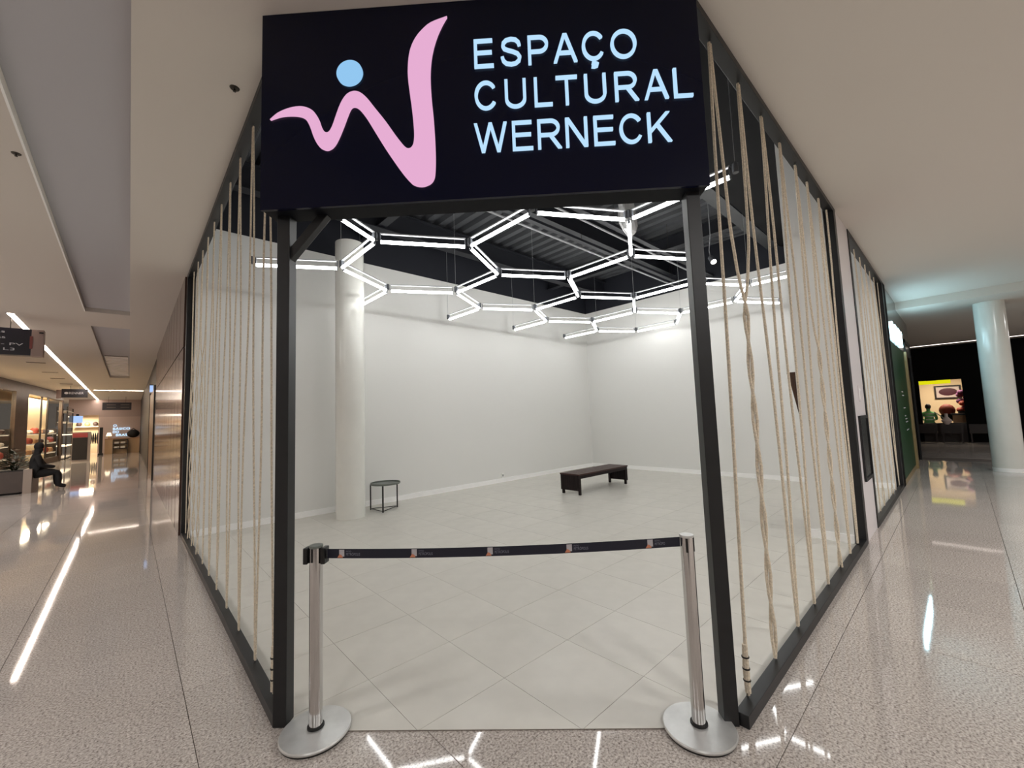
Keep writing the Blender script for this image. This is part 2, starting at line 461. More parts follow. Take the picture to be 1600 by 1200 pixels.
# ------------------------------------------------------------------ concourse ceiling
CZ = 4.06
def ceil(x0, x1, y0, y1, name='ceiling', z=CZ, m='ceiling_plaster', t=0.3): return struct(box(x0, x1, y0, y1, z, z+t).build(name, m))
ceil(-9, -0.72, -9, 50)
ceil(-0.06, PX, -9, 50)
ceil(PX, 13.6, -9, PY)
struct(MB().prism([(PX, PY), (DIAG-PY+.1, PY), (PX, DIAG-PX+.1)], CZ, CZ+0.3).build('ceiling_corner', 'ceiling_plaster'))
ceil(13.6, 34, -9, 9, 'ceiling_low', 3.88)
for (a, b) in ((11.8, 13.4), (26, 50), (-9, -8.9)): ceil(-0.72, -0.06, a, b)
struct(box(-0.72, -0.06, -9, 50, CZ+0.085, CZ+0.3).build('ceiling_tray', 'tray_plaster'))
struct(MB().box(-0.735, -0.72, -9, 11.8, CZ-0.004, CZ+0.0).build('tray_lit_edge_1', 'white_trim'))  # white strip puts the lit side of the tray into colour
g = thing('air_grille', 'white louvred return air grille in the ceiling tray', 'vent', (-0.4, 24, CZ+0.06))
box(-0.68, -0.1, 19, 25.6, CZ+0.075, CZ+0.084).build('backing', 'vent_grey', g)
for k in range(14): MB().box(-0.68, -0.1, 19.1+k*0.46, 19.4+k*0.46, CZ+0.05, CZ+0.07).build('slat', 'white_trim', g)
for k, (x, y) in enumerate([(-2.4, 21.2), (-2.38, 24.4), (-2.4, 27.0), (-2.36, 29.9)]):
    t = thing('air_slot', 'dark linear air slot in the corridor ceiling, number %s from the entrance side' % ('one', 'two', 'three', 'four')[k], 'vent', (x, y, CZ), 'air slots beside the ceiling light line')
    box(x-0.22, x+0.22, y-0.05, y+0.05, CZ-0.012, CZ+0.0).build('frame', 'vent_grey', t)
    box(x-0.2, x+0.2, y-0.03, y+0.03, CZ-0.016, CZ-0.012).build('slot', 'dark_thing', t)
def sprinkler(x, y, lab):
    t = thing('sprinkler', lab, 'sprinkler', (x, y, CZ))
    MB().lathe(x, y, [(0.032, CZ), (0.028, CZ-0.006), (0.012, CZ-0.008)], 16).build('rosette', 'hook_steel', t)
    MB().lathe(x, y, [(0.006, CZ-0.006), (0.006, CZ-0.022), (0.011, CZ-0.023), (0.011, CZ-0.026)], 10).build('head', 'hook_steel', t)
sprinkler(-0.79, 5.38, 'small dark ceiling sprinkler left of the recessed tray')
sprinkler(0.49, 3.36, 'small ceiling sprinkler close to the sign corner')
# light lines
t = thing('ceiling_light', 'long white linear ceiling light down the left corridor', 'light', (-1.82, 28, CZ))
box(-1.88, -1.76, 12.7, 45, CZ-0.004, CZ).build('frame', 'lamp_white', t)
box(-1.865, -1.775, 12.75, 44.9, CZ-0.009, CZ-0.004).build('diffuser', 'strip_light', t)
t = thing('ceiling_light', 'thin white light line across the far end of left corridor', 'light', (-0.5, 30, CZ))
box(-1.6, 0.58, 33.95, 34.05, CZ-0.004, CZ).build('frame', 'lamp_white', t)
box(-1.58, 0.56, 33.96, 34.04, CZ-0.009, CZ-0.004).build('diffuser', 'strip_light', t)
t = thing('ceiling_light', 'thin white light line above the dark far shop on the right', 'light', (23.4, -1, 3.88))
box(23.3, 23.42, -7, 1.5, 3.876, 3.88).build('frame', 'lamp_white', t)
box(23.32, 23.40, -6.9, 1.45, 3.870, 3.876).build('diffuser', 'strip_dim', t)

# ------------------------------------------------------------------ rope frames
RT = 4.055; RB = 0.066
def post45(cx, cy, s, z0, z1):
    d = s/2**.5
    return MB().prism([(cx-d, cy), (cx, cy-d), (cx+d, cy), (cx, cy+d)], z0, z1)
PS = 0.075
fl = thing('storefront_frame', 'black steel rope frame to the left of the entrance', 'frame', (0.66, 5.3, 0))
post45(0.662, 2.597+PS/2**.5, PS, 0, RT).build('post', 'black_steel', fl, 0.003).__setitem__('label', 'entrance corner post with diagonal brace')
box(0.61, 0.71, 8.08, 8.2, 0, RT).build('post', 'black_steel', fl, 0.003)
box(0.61, 0.675, 2.65, 8.08, 0, RB).build('bottom_rail', 'black_steel', fl, 0.003)
box(0.61, 0.695, 2.65, 8.08, 4.0, RT).build('top_rail', 'black_steel', fl, 0.003)
def wdiag(u, c): return ((c+u*2**.5)/2, (c-u*2**.5)/2)
PL = (0.662, 2.650); PRt = (2.335, 0.953)
dvec = Vector((1, -1, 0)).normalized()
pA = Vector((PL[0], PL[1], 2.60)) + dvec*0.01; pB = Vector((PL[0], PL[1], 2.87)) + dvec*0.24
MB().bar(pA, pB, 0.05, 0.05, (1, 1, 0)).build('brace', 'black_steel', fl, 0.003)
fr = thing('storefront_frame', 'black steel rope frame to the right of the entrance', 'frame', (4.3, 0.9, 0))
post45(2.335, 0.90+PS/2**.5, PS, 0, RT).build('post', 'black_steel', fr, 0.003).__setitem__('label', 'corner post right of the entrance opening')
box(6.27, 6.39, 0.86, 0.96, 0, RT).build('post', 'black_steel', fr, 0.003)
box(2.345, 6.27, 0.857, 0.922, 0, RB).build('bottom_rail', 'black_steel', fr, 0.003)
box(2.345, 6.27, 0.86, 0.945, 4.0, RT).build('top_rail', 'black_steel', fr, 0.003)
f3 = thing('storefront_frame', 'farther black rope frame beyond the grey pier', 'frame', (9.1, 0.9, 0))
box(7.24, 7.34, 0.86, 0.96, 0, RT).build('post', 'black_steel', f3, 0.003)
box(10.86, 10.98, 0.86, 0.96, 0, RT).build('post', 'black_steel', f3, 0.003)
box(7.34, 10.86, 0.857, 0.922, 0, RB).build('bottom_rail', 'black_steel', f3, 0.003)
box(7.34, 10.86, 0.86, 0.96, 4.0, RT).build('top_rail', 'black_steel', f3, 0.003)

def lacing(axis, fixed, tops, bots, label, loc, twist, slack=0.0, rad=0.0095):
    """one rope laced up and down between hooks on the two rails: each run is a strand"""
    t = thing('laced_rope', label, 'rope', loc)
    ht, hb = 3.985, RB+0.012
    def P3(a, z, off=0.0): return (fixed+off, a, z) if axis == 'y' else (a, fixed+off, z)
    rng = random.Random(len(tops)*13+int(fixed*100))
    for k, a in enumerate(tops):
        MB().tube([P3(a, 4.0), P3(a, 3.99), P3(a+.012, 3.978), P3(a, 3.966), P3(a-.012, 3.978), P3(a-.004, 3.988)], 0.003, 5).build('hook', 'hook_steel', t)
    for k, a in enumerate(bots):
        MB().tube([P3(a, RB-.005), P3(a, RB+.006), P3(a+.012, RB+.018), P3(a, RB+.03), P3(a-.012, RB+.018), P3(a-.004, RB+.008)], 0.003, 5).build('hook', 'hook_steel', t)
    runs = []
    for k in range(len(tops)):
        runs.append((k, k, -1)); 
        if k+1 < len(bots): runs.append((k, k+1, 1))
    for (kt, kb, side) in runs:
        ta = tops[kt]+side*0.010; ba = bots[kb]-side*0.008
        tw = twist.get(kb, 0.0)      # height under which the two strands at this bottom hook twist together
        n = 40 if tw else 22
        pts = []
        ph = rng.random()*6.28; amp = 0.004+0.006*rng.random()
        mid = bots[kb]
        for q in range(n+1):
            s = q/n; z = ht+(hb-ht)*s
            a = ta+(ba-ta)*s + amp*math.sin(PI*s)*math.sin(ph+s*9) ; off = amp*math.sin(PI*s)*math.cos(ph+s*7)
            if tw and z < tw:
                # where the two runs meet, then wind round each other down to the hook
                so = (ht-tw)/(ht-hb)
                am = 0.5*(tops[kb-1]+tops[kb])+(mid-0.5*(tops[kb-1]+tops[kb]))*s if kb < len(tops) and kb > 0 else mid
                w = 0.0115*(1 if side > 0 else -1); an = (tw-z)*9.5
                blend = min(1, (tw-z)/0.5)
                a2 = am+w*math.cos(an); o2 = w*math.sin(an)
                a = a*(1-blend)+a2*blend; off = off*(1-blend)+o2*blend
            pts.append(P3(a, z, off))
        MB().tube(pts, rad, 7).build('strand', 'jute', t)
    return t
Ltop = [3.11, 3.614, 4.13, 4.62, 5.15, 5.66, 6.17, 6.68, 7.19, 7.70]
Lbot = [2.82, 3.31, 3.87, 4.41, 4.97, 5.50, 6.02, 6.53, 7.04, 7.55, 7.96]
tL = lacing('y', 0.655, Ltop, Lbot, 'pale jute rope laced up and down in the frame left of entrance', (0.655, 5.3, 4.0), {7: 2.9, 8: 2.9, 9: 2.9}, rad=0.0066)
Rtop = [2.692, 3.202, 3.716, 4.224, 4.741, 5.20, 5.718, 6.15]
Rbot = [2.49, 2.983, 3.511, 3.993, 4.503, 5.04, 5.562, 6.02]
tR = lacing('x', 0.907, Rtop, Rbot, 'thick tan jute rope laced in the frame right of entrance', (4.3, 0.907, 4.0), {1: 2.75, 5: 2.6})
Ftop = [7.52+0.53*k for k in range(7)]
Fbot = [7.42+0.54*k+0.05*math.sin(k*2.3) for k in range(7)]
tF = lacing('x', 0.907, Ftop, Fbot, 'dense jute rope laced in the farther frame beyond grey pier', (9.1, 0.907, 4.0), {2: 2.4, 4: 2.6}, rad=0.0068)
# knotted rope ends at the first bottom hooks
for t, p in ((tL, (0.655, 2.835)), (tR, (2.50, 0.907))):
    mb = MB()
    mb.tube([(p[0], p[1], 0.09), (p[0]+.004, p[1]+.004, 0.2), (p[0], p[1], 0.34)], [0.016, 0.018, 0.014], 8)
    mb.build('knotted_end', 'jute', t)
    for z in (0.15, 0.21, 0.27): MB().lathe(p[0]+.002, p[1]+.002, [(0.0195, z), (0.0195, z+0.007)], 10).build('binding', 'dark_thing', t)

# ------------------------------------------------------------------ the corner sign
SC = 3.14; U0, U1 = -1.492, 1.046; SZ0, SZ1 = 2.853, CZ-0.002
sg = thing('shop_sign', 'black corner sign box with lit pink and blue emblem and white lettering over entrance', 'sign', (*wdiag(-0.2, SC+.1), 2.85))
uX = Vector((1, -1, 0)).normalized(); uZ = Vector((0, 0, 1)); uN = Vector((-1, -1, 0)).normalized()
def SP(u, z, out=0.0): 
    x, y = wdiag(u, SC); return Vector((x, y, z)) + uN*out
def slab(u0, u1, z0, z1, o0, o1):
    mb = MB(); vs = [SP(u, z, o) for o in (o0, o1) for (u, z) in ((u0, z0), (u1, z0), (u1, z1), (u0, z1))]
    return mb.add(vs, [(0,1,2,3),(7,6,5,4),(0,4,5,1),(1,5,6,2),(2,6,7,3),(3,7,4,0)])
slab(U0, U1, SZ0, SZ1, -0.02, 0.0).build('face_panel', 'sign_black', sg)
slab(U0+.004, U1-.004, SZ0+.004, SZ1, -0.165, -0.02).build('housing', 'sign_black_under', sg)
rib = [(-1.432,3.39),(-1.39,3.425),(-1.345,3.445),(-1.295,3.457),(-1.245,3.458),(-1.201,3.443),(-1.17,3.418),(-1.145,3.374),(-1.129,3.327),(-1.112,3.298),(-1.098,3.289),(-1.081,3.296),(-1.063,3.329),(-1.044,3.384),(-1.024,3.44),(-1.002,3.485),(-0.974,3.518),(-0.935,3.531),(-0.897,3.518),(-0.859,3.481),(-0.815,3.42),(-0.751,3.331),(-0.698,3.248),(-0.661,3.195),(-0.639,3.169),(-0.621,3.162),(-0.604,3.171),(-0.593,3.196),(-0.589,3.241),(-0.591,3.297),(-0.598,3.388),(-0.607,3.469),(-0.617,3.562),(-0.62,3.631),(-0.614,3.712),(-0.6,3.775),(-0.574,3.831),(-0.534,3.881),(-0.479,3.924),(-0.385,3.955),
 (-0.413,3.907),(-0.442,3.845),(-0.465,3.776),(-0.481,3.702),(-0.489,3.622),(-0.49,3.541),(-0.486,3.449),(-0.479,3.358),(-0.474,3.267),(-0.471,3.166),(-0.471,3.076),(-0.476,2.999),(-0.486,2.966),(-0.509,2.944),(-0.552,2.933),(-0.595,2.945),(-0.621,2.969),(-0.658,3.016),(-0.711,3.097),(-0.764,3.184),(-0.817,3.278),(-0.86,3.355),(-0.892,3.403),(-0.914,3.427),(-0.936,3.437),(-0.956,3.427),(-0.975,3.385),(-1.002,3.313),(-1.03,3.247),(-1.052,3.209),(-1.074,3.19),(-1.099,3.184),(-1.129,3.197),(-1.151,3.221),(-1.173,3.267),(-1.195,3.332),(-1.217,3.373),(-1.239,3.393),(-1.278,3.405),(-1.334,3.409),(-1.378,3.405)]
def catmull(pts, corners, n=3):
    out = []; k = len(pts)
    for i in range(k):
        p0, p1, p2, p3 = pts[i-1], pts[i], pts[(i+1) % k], pts[(i+2) % k]
        if i in corners: p0 = p1
        if (i+1) % k in corners: p3 = p2
        for q in range(n):
            t = q/n
            out.append(tuple(0.5*((2*p1[d])+(-p0[d]+p2[d])*t+(2*p0[d]-5*p1[d]+4*p2[d]-p3[d])*t*t+(-p0[d]+3*p1[d]-3*p2[d]+p3[d])*t**3) for d in (0, 1)))
    return out
rp = catmull(rib, {0, 39})
def plate(pts, o0, o1, name, m):
    n = len(pts); mb = MB()
    mb.add([SP(u, z, o0) for u, z in pts]+[SP(u, z, o1) for u, z in pts],
           [tuple(range(n)), tuple(range(2*n-1, n-1, -1))]+[(i, n+i, n+(i+1) % n, (i+1) % n) for i in range(n)])
    return mb.build(name, m, sg)
plate(rp, 0.0, 0.014, 'ribbon_emblem', 'pink_light').__setitem__('label', 'pink lit ribbon shaped like a W')
plate([(-0.9624+0.076*math.cos(a*PI/24), 3.6467+0.077*math.sin(a*PI/24)) for a in range(48)], 0.0, 0.014, 'head_dot', 'dot_light').__setitem__('label', 'round light blue lit dot')
LET = [[('E',-.234,-.122,3.624,3.796),('S',-.081,.037,3.623,3.797),('P',.076,.193,3.625,3.796),('A',.22,.356,3.623,3.796),('Ç',.384,.514,3.628,3.796),('O',.546,.692,3.621,3.8)],
 [('C',-.238,-.108,3.366,3.543),('U',-.065,.056,3.368,3.543),('L',.102,.204,3.367,3.538),('T',.226,.347,3.368,3.541),('U',.386,.508,3.368,3.543),('R',.556,.689,3.366,3.539),('A',.718,.853,3.367,3.541),('L',.883,.986,3.364,3.537)],
 [('W',-.247,-.061,3.112,3.288),('E',-.032,.084,3.113,3.289),('R',.111,.246,3.114,3.289),('N',.268,.391,3.114,3.291),('E',.426,.541,3.111,3.288),('C',.568,.7,3.113,3.289),('K',.724,.855,3.115,3.288)]]
SW = 0.0178
def glyph(ch, w, h):
    """the strokes of one sans capital as polylines (centre lines) in a w by h box"""
    i = SW/2; W_, H_ = w-i, h-i
    def arc(cx, cy, rx, ry, a0, a1, n=28): return [(cx+rx*math.cos(math.radians(a0+(a1-a0)*k/n)), cy+ry*math.sin(math.radians(a0+(a1-a0)*k/n))) for k in range(n+1)]
    if ch == 'E': return [[(w*.96, H_), (i, H_), (i, i), (w, i)], [(i, h*.53), (w*.92, h*.53)]]
    if ch == 'L': return [[(i, h), (i, i), (w, i)]]
    if ch == 'T': return [[(0, H_), (w, H_)], [(w/2, H_), (w/2, 0)]]
    if ch == 'U': return [[(i, h)]+arc(w/2, h*.33, w/2-i, h*.33-i, 180, 360, 20)+[(W_, h)]]
    if ch == 'O': return [arc(w/2, h/2, w/2-i, h/2-i, 0, 360, 48)]
    if ch in 'CÇ': 
        g = [arc(w/2, h/2, w/2-i, h/2-i, 36, 326, 40)]
        if ch == 'Ç': g += [[(w*.50, 0.004), (w*.46, -h*.10), (w*.56, -h*.12), (w*.62, -h*.15), (w*.60, -h*.20), (w*.50, -h*.225), (w*.38, -h*.21)]]
        return g
    if ch == 'A': return ['h', (i*1.1, 0), (w/2-i*.2, h)], ['h', (w-i*1.1, 0), (w/2+i*.2, h)], [(w*.22, h*.33), (w*.78, h*.33)]
    if ch == 'W': return ['h', (i, h), (w*.265, 0)], ['h', (w*.5, h), (w*.265, 0)], ['h', (w*.5, h), (w*.735, 0)], ['h', (w-i, h), (w*.735, 0)]
    if ch == 'N': return [(i, 0), (i, h)], [(W_, 0), (W_, h)], ['h', (i*1.2, h), (w-i*1.2, 0)]
    if ch == 'K': return [(i, 0), (i, h)], ['h', (w-i*2, h), (i*1.2, h*.33)], ['h', (w*.40, h*.60), (w-i*1.3, 0)]
    if ch in 'PR':
        by = h*.47 if ch == 'R' else h*.44; ry = (H_-by)/2
        g = [[(i, 0), (i, H_)]+arc(w*.55, by+ry, (w*.93 if ch == 'R' else w)-i-w*.55, ry, 90, -90, 18)+[(i, by)]]
        if ch == 'R': g += [['h', (w*.52, by), (w-i*1.3, 0)]]
        return g
    if ch == 'S':
        pts = [(.93,.70),(.88,.83),(.74,.93),(.52,.965),(.28,.93),(.14,.83),(.11,.71),(.18,.61),(.36,.55),(.60,.49),(.82,.41),(.93,.28),(.88,.14),(.72,.05),(.50,.022),(.26,.06),(.12,.16),(.06,.31)]
        return [[(i+(w-SW)*max(0, min(1, (x-.06)/.87)), i+(h-SW)*max(0, min(1, (y-.022)/.943))) for x, y in pts]]
def ribbon(pl, wd):
    if pl[0] == 'h':      # slanted stroke with level ends
        p, q = Vector(pl[1]), Vector(pl[2]); t = Vector((wd*(q-p).length/abs(q.y-p.y)/2, 0))
        return [p-t, q-t], [p+t, q+t]
    L_, R_ = [], []; n = len(pl); closed = math.dist(pl[0], pl[-1]) < 1e-6
    for k in range(n):
        p = Vector(pl[k])
        a = (p-Vector(pl[k-1])).normalized() if k > 0 else None; b = (Vector(pl[k+1])-p).normalized() if k < n-1 else None
        if closed and k == 0: a = (p-Vector(pl[n-2])).normalized()
        if closed and k == n-1: b = (Vector(pl[1])-p).normalized()
        a = a or b; b = b or a
        na, nb = Vector((-a.y, a.x)), Vector((-b.y, b.x)); m = (na+nb).normalized(); m = m*min(2.2, 1/max(.2, m.dot(na)))
        L_.append(p+m*wd/2); R_.append(p-m*wd/2)
    return L_, R_
def letter(ch, u0, w, z0, h):
    mb = MB()
    for pl in glyph(ch, w, h):
        L_, R_ = ribbon(pl, SW); n = len(L_)
        vs = [SP(u0+p.x, z0+p.y, o) for o in (0.001, 0.014) for p in L_+R_]
        fs = []
        for k in range(n-1):
            fs += [(2*n+k, 2*n+k+1, 3*n+k+1, 3*n+k), (k, n+k, n+k+1, k+1), (k, k+1, 2*n+k+1, 2*n+k), (n+k, 3*n+k, 3*n+k+1, n+k+1)]
        fs += [(0, 2*n, 3*n, n), (n-1, 2*n-1, 4*n-1, 3*n-1)]
        mb.add(vs, fs)
    return mb.build('letter', 'letter_light', sg)
for row in LET:
    base_z = sum(r[3] for r in row)/len(row)
    for (ch, a, b, z0, z1) in row: letter(ch, a, b-a, base_z, 0.173)

# ------------------------------------------------------------------ honeycomb light
HZ = 3.85; HL = 1.158; HS = HL*math.cos(PI/6)
hx0, hy0 = 2.185, 4.72      # column 0, lower end of a vertical edge's neighbour row
# lattice: column c at x = hx0 + c*HS ; vertical edges in even columns start at yA+3kL, odd at yA+1.5L+3kL
hc = thing('honeycomb_light', 'suspended honeycomb ceiling light of white tubes inside the shop', 'light', (5.5, 4.5, HZ))
yA = 4.745+0.0
def V(c, k, top):     # vertical edge k of column c: bottom (top=0) or top (top=1)
    x = hx0+c*HS
    y = yA + (1.5*HL if c % 2 else 0) + 3*HL*k + (HL if top else 0)
    return (x, y)
E_ = []
def e(a, b, f0=0.0, f1=1.0): E_.append((a, b, f0, f1))
# b=(0,0,0) d=(0,0,1); c=(1,-1,1) k=(1,-1,0); e=(2,0,0) g=(2,0,1); f=(1,0,0) i=(1,0,1)
b_, d_, c_, k_, e1, g_, f_, i_ = V(0,0,0), V(0,0,1), V(1,-1,1), V(1,-1,0), V(2,0,0), V(2,0,1), V(1,0,0), V(1,0,1)
n_, m_, h_, j_ = V(3,-1,1), V(3,-1,0), V(3,0,0), V(3,0,1)
o_, p_ = V(4,0,0), V(4,0,1)
l_, A_ = V(2,-1,1), V(2,-1,0)
q_, y_ = V(5,0,0), V(5,0,1); r_, r2 = V(5,-1,1), V(5,-1,0)
s_, t_ = V(6,0,0), V(6,0,1)
x_, D_ = V(7,-1,1), V(7,-1,0); u_, z_ = V(7,0,0), V(7,0,1)
w_, v_ = V(8,0,0), V(8,0,1)
C_, E2 = V(6,-1,1), V(6,-1,0); F_ = V(8,-1,1); B_ = V(4,-1,1)
L0 = V(-1,0,0); a_ = (b_[0]+.58*(V(-1,-1,1)[0]-b_[0]), b_[1]+.58*(V(-1,-1,1)[1]-b_[1]))
for pr in ((a_,b_),(b_,d_),(b_,c_),(c_,k_),(c_,e1),(e1,g_),(d_,f_),(f_,g_),(f_,i_),(g_,h_),(h_,j_),(e1,n_),(n_,m_),(m_,l_),(l_,k_),(l_,A_),(n_,o_),(o_,p_),(p_,h_),(p_,q_),(q_,y_),
           (q_,t_),(t_,u_),(u_,z_),(u_,v_),(v_,w_),(w_,x_),(x_,s_),(s_,t_),(s_,r_),(r_,o_),(r_,r2),(r2,C_),(C_,D_),(D_,x_),(C_,E2),(D_,F_),(m_,B_),(L0,d_)):
    E_.append(pr)
E_ = [q for q in E_ if len(q) == 2]
def tubelight(p, q):
    p = Vector((*p, 0)); q = Vector((*q, 0)); t = (q-p).normalized()
    a = p+t*0.045; b = q-t*0.045; n = Vector((-t.y, t.x, 0))
    def Z(v, z): return (v.x, v.y, z)
    mb = MB().bar(Z(a, HZ+0.105), Z(b, HZ+0.105), 0.034, 0.014)
    hs = mb.build('rail', 'lamp_white', hc)
    MB().tube([Z(a+t*.012, HZ), Z(b-t*.012, HZ)], 0.021, 10).build('tube', 'tube_light', hs)
    for c, d in ((a, 1), (b, -1)): MB().bar(Z(c, HZ+0.045), Z(c+t*d*0.012, HZ+0.045), 0.03, 0.125).build('end_cap', 'lamp_grey', hs)
for p, q in E_: tubelight(p, q)
verts = {}
for p, q in E_:
    for w in (p, q): verts[(round(w[0], 3), round(w[1], 3))] = w
for k, (x, y) in enumerate(verts.values()):
    MB().lathe(x, y, [(0.028, HZ+0.02), (0.028, HZ+0.11), (0.018, HZ+0.12)], 12).build('joint', 'lamp_grey', hc)
    if k % 2 == 0: MB().tube([(x, y, HZ+0.1), (x, y, DECK-.004)], 0.0025, 5).build('suspension_wire', 'lamp_white', hc)
# crumpled foil above one joint
rng = random.Random(3); lx, ly = l_[0]*1.13, l_[1]*1.13
mb = MB(); vs = []; nn = 12
for j, (r, z) in enumerate(((0.04, 4.5), (0.10, 4.42), (0.15, 4.34), (0.17, 4.22), (0.16, 4.10), (0.12, 3.99), (0.04, 3.92))):
    for i in range(nn):
        a = 2*PI*i/nn; rr = r*(0.7+0.6*rng.random()); vs.append((lx+rr*math.cos(a), ly+0.5*rr*math.sin(a), z+0.03*(rng.random()-.5)))
fs = [(j*nn+i, j*nn+(i+1) % nn, (j+1)*nn+(i+1) % nn, (j+1)*nn+i) for j in range(6) for i in range(nn)]
fs += [tuple(range(nn)), tuple(range(6*nn, 7*nn))]
mb.add(vs, fs); t = thing('foil_wrap', 'crumpled silver foil wrap hanging above a joint of the honeycomb light', 'duct', (lx, ly, 4.0))
mb.build('foil', 'foil', t); MB().tube([(lx, ly, 4.48), (lx, ly, DECK)], 0.012, 6).build('cord', 'foil', t)
# spotlight
t = thing('spotlight', 'small lit spotlight under the dark ceiling behind right entrance post', 'light', (8.38, 3.12, 4.6))
MB().tube([(8.38, 3.12, 4.64), (8.34, 3.05, 4.52)], [0.05, 0.055], 12).build('shade', 'lamp_grey', t)
MB().tube([(8.342, 3.054, 4.525), (8.335, 3.045, 4.505)], 0.05, 12).build('lens', 'spot_light', t)
MB().tube([(8.38, 3.12, 4.64), (8.42, 3.15, 4.8), (8.4, 3.1, 5.1), (8.4, 3.1, DECK)], 0.008, 6).build('cord', 'lamp_white', t)
for (x, y, z, lab) in ((2.9, 5.5, 4.95, 'unlit grey spotlight near the left end of the honeycomb light'), (3.4, 5.35, 5.0, 'unlit grey spotlight behind the sign, above the first full hexagon')):
    t = thing('spotlight', lab, 'light', (x, y, z))
    MB().tube([(x, y, z+.06), (x+.03, y-.06, z-.06)], [0.05, 0.06], 12).build('shade', 'lamp_grey', t)
    MB().tube([(x, y, z+.06), (x, y, DECK)], 0.01, 6).build('stem', 'lamp_grey', t)

# ------------------------------------------------------------------ stanchions and belt
def stanchion(x, y, label, top_z, cassette):
    t = thing('stanchion', label, 'barrier', (x, y, 0))
    MB().lathe(x, y, [(0.168, 0.0), (0.172, 0.012)], 48).build('rubber_ring', 'rubber', t)
    MB().lathe(x, y, [(0.174, 0.012), (0.176, 0.02), (0.172, 0.027), (0.06, 0.034), (0.045, 0.035)], 56).build('base_plate', 'brushed_steel', t)
    MB().lathe(x, y, [(0.042, 0.034), (0.042, 0.044), (0.036, 0.046)], 28).build('collar', 'rubber', t)
    MB().lathe(x, y, [(0.0335, 0.036), (0.0335, top_z-0.012)], 28).build('pole', 'chrome', t)
    MB().lathe(x, y, [(0.0345, top_z-0.014), (0.036, top_z-0.006), (0.034, top_z-0.001), (0.02, top_z)], 28).build('cap', 'brushed_steel' if not cassette else 'table_grey', t)
    d = Vector((1, -1, 0)).normalized(); n = Vector((-1, -1, 0)).normalized()
    c = Vector((x, y, 0))
    for ang, nm in ((0, 'slot'), (90, 'slot'), (180, 'slot')):
        a = math.radians(225+ang-20 if not cassette else 225+ang-10); dirv = Vector((math.cos(a), math.sin(a), 0)); sd = Vector((-dirv.y, dirv.x, 0))
        p = c+dirv*0.0335
        MB().bar((p.x, p.y, top_z-0.014), (p.x, p.y, top_z-0.085), 0.011, 0.006, dirv).build('slot', 'black_plastic', t)
    if cassette:
        for sgn in (1, -1):
            p = c+d*sgn*0.036; q = c+d*sgn*0.06
            MB().bar((p.x, p.y, top_z-0.055), (q.x, q.y, top_z-0.055), 0.055, 0.085).build('belt_clip', 'black_plastic', t, 0.004)
    return t
SLx, SLy, SRx, SRy = 0.765, 2.441, 2.170, 1.035
stanchion(SLx, SLy, 'chrome stanchion with black belt clips at left side of the entrance', 0.967, True)
stanchion(SRx, SRy, 'chrome stanchion with flat round cap at right side of the entrance', 0.974, False)
bt = thing('barrier_belt', 'dark blue printed belt stretched between the two stanchions', 'belt', ((SLx+SRx)/2, (SLy+SRy)/2, 0.9))
d = Vector((SRx-SLx, SRy-SLy, 0)); LEN = d.length; d.normalize(); nB = Vector((-d.y, d.x, 0)); nB = nB if nB.dot(Vector((-1, -1, 0))) > 0 else -nB
def BP(s, v, out=0.0):     # s along 0..1, v across (up), sagging slightly
    x = Vector((SLx, SLy, 0))+d*(0.062+(LEN-0.097)*s)
    z = 0.918+0.018*s-0.018*4*s*(1-s)
    return x+Vector((0, 0, z+v))+nB*out
mb = MB(); n = 24; vs = []; fs = []
for q in range(n+1):
    s = q/n
    for (v, o) in ((-0.0245, -0.001), (0.0245, -0.001), (0.0245, 0.001), (-0.0245, 0.001)): vs.append(tuple(BP(s, v, o)))
for q in range(n):
    for i in range(4): fs.append((q*4+i, q*4+(i+1) % 4, q*4+4+(i+1) % 4, q*4+4+i))
fs += [(0, 1, 2, 3), (n*4+3, n*4+2, n*4+1, n*4)]
mb.add(vs, fs).build('webbing', 'belt', bt)
for s in (0.035, 0.245, 0.462, 0.685, 0.91):
    w = 0.030/LEN
    def quad(s0, s1, v0, v1, o=0.0016): return [BP(s0, v0, o), BP(s1, v0, o), BP(s1, v1, o), BP(s0, v1, o)]
    MB().add(quad(s, s+w, -0.015, 0.021), [(0,1,2,3)]).build('logo_square', 'belt_grey', bt)
    MB().add([BP(s-w*.35, -0.021, .0018), BP(s+w*.75, -0.021, .0018), BP(s+w*.5, -0.008, .0018), BP(s+w*.1, -.002, .0018)], [(0,1,2,3)]).build('logo_corner', 'belt_orange', bt)
    tz = BP(s+w*1.35, 0, 0.0016)
    sl = (BP(min(1, s+w*4), 0)-BP(s, 0)).normalized()
    if s < 0.9:
        text_mesh('print', 'PETRÓPOLIS', 'belt_text', bt, BP(s+w*1.35, -0.010, 0.0016), sl, (0, 0, 1), 0.0135, 0.0, fit=0.076)
    else:
        text_mesh('print', 'PETRÓPO', 'belt_text', bt, BP(s+w*1.35, -0.010, 0.0016), sl, (0, 0, 1), 0.0135, 0.0, fit=0.053)
    text_mesh('print', 'PÁTIO', 'belt_text', bt, BP(s+w*1.35, 0.008, 0.0016), sl, (0, 0, 1), 0.008, 0.0, fit=0.028)

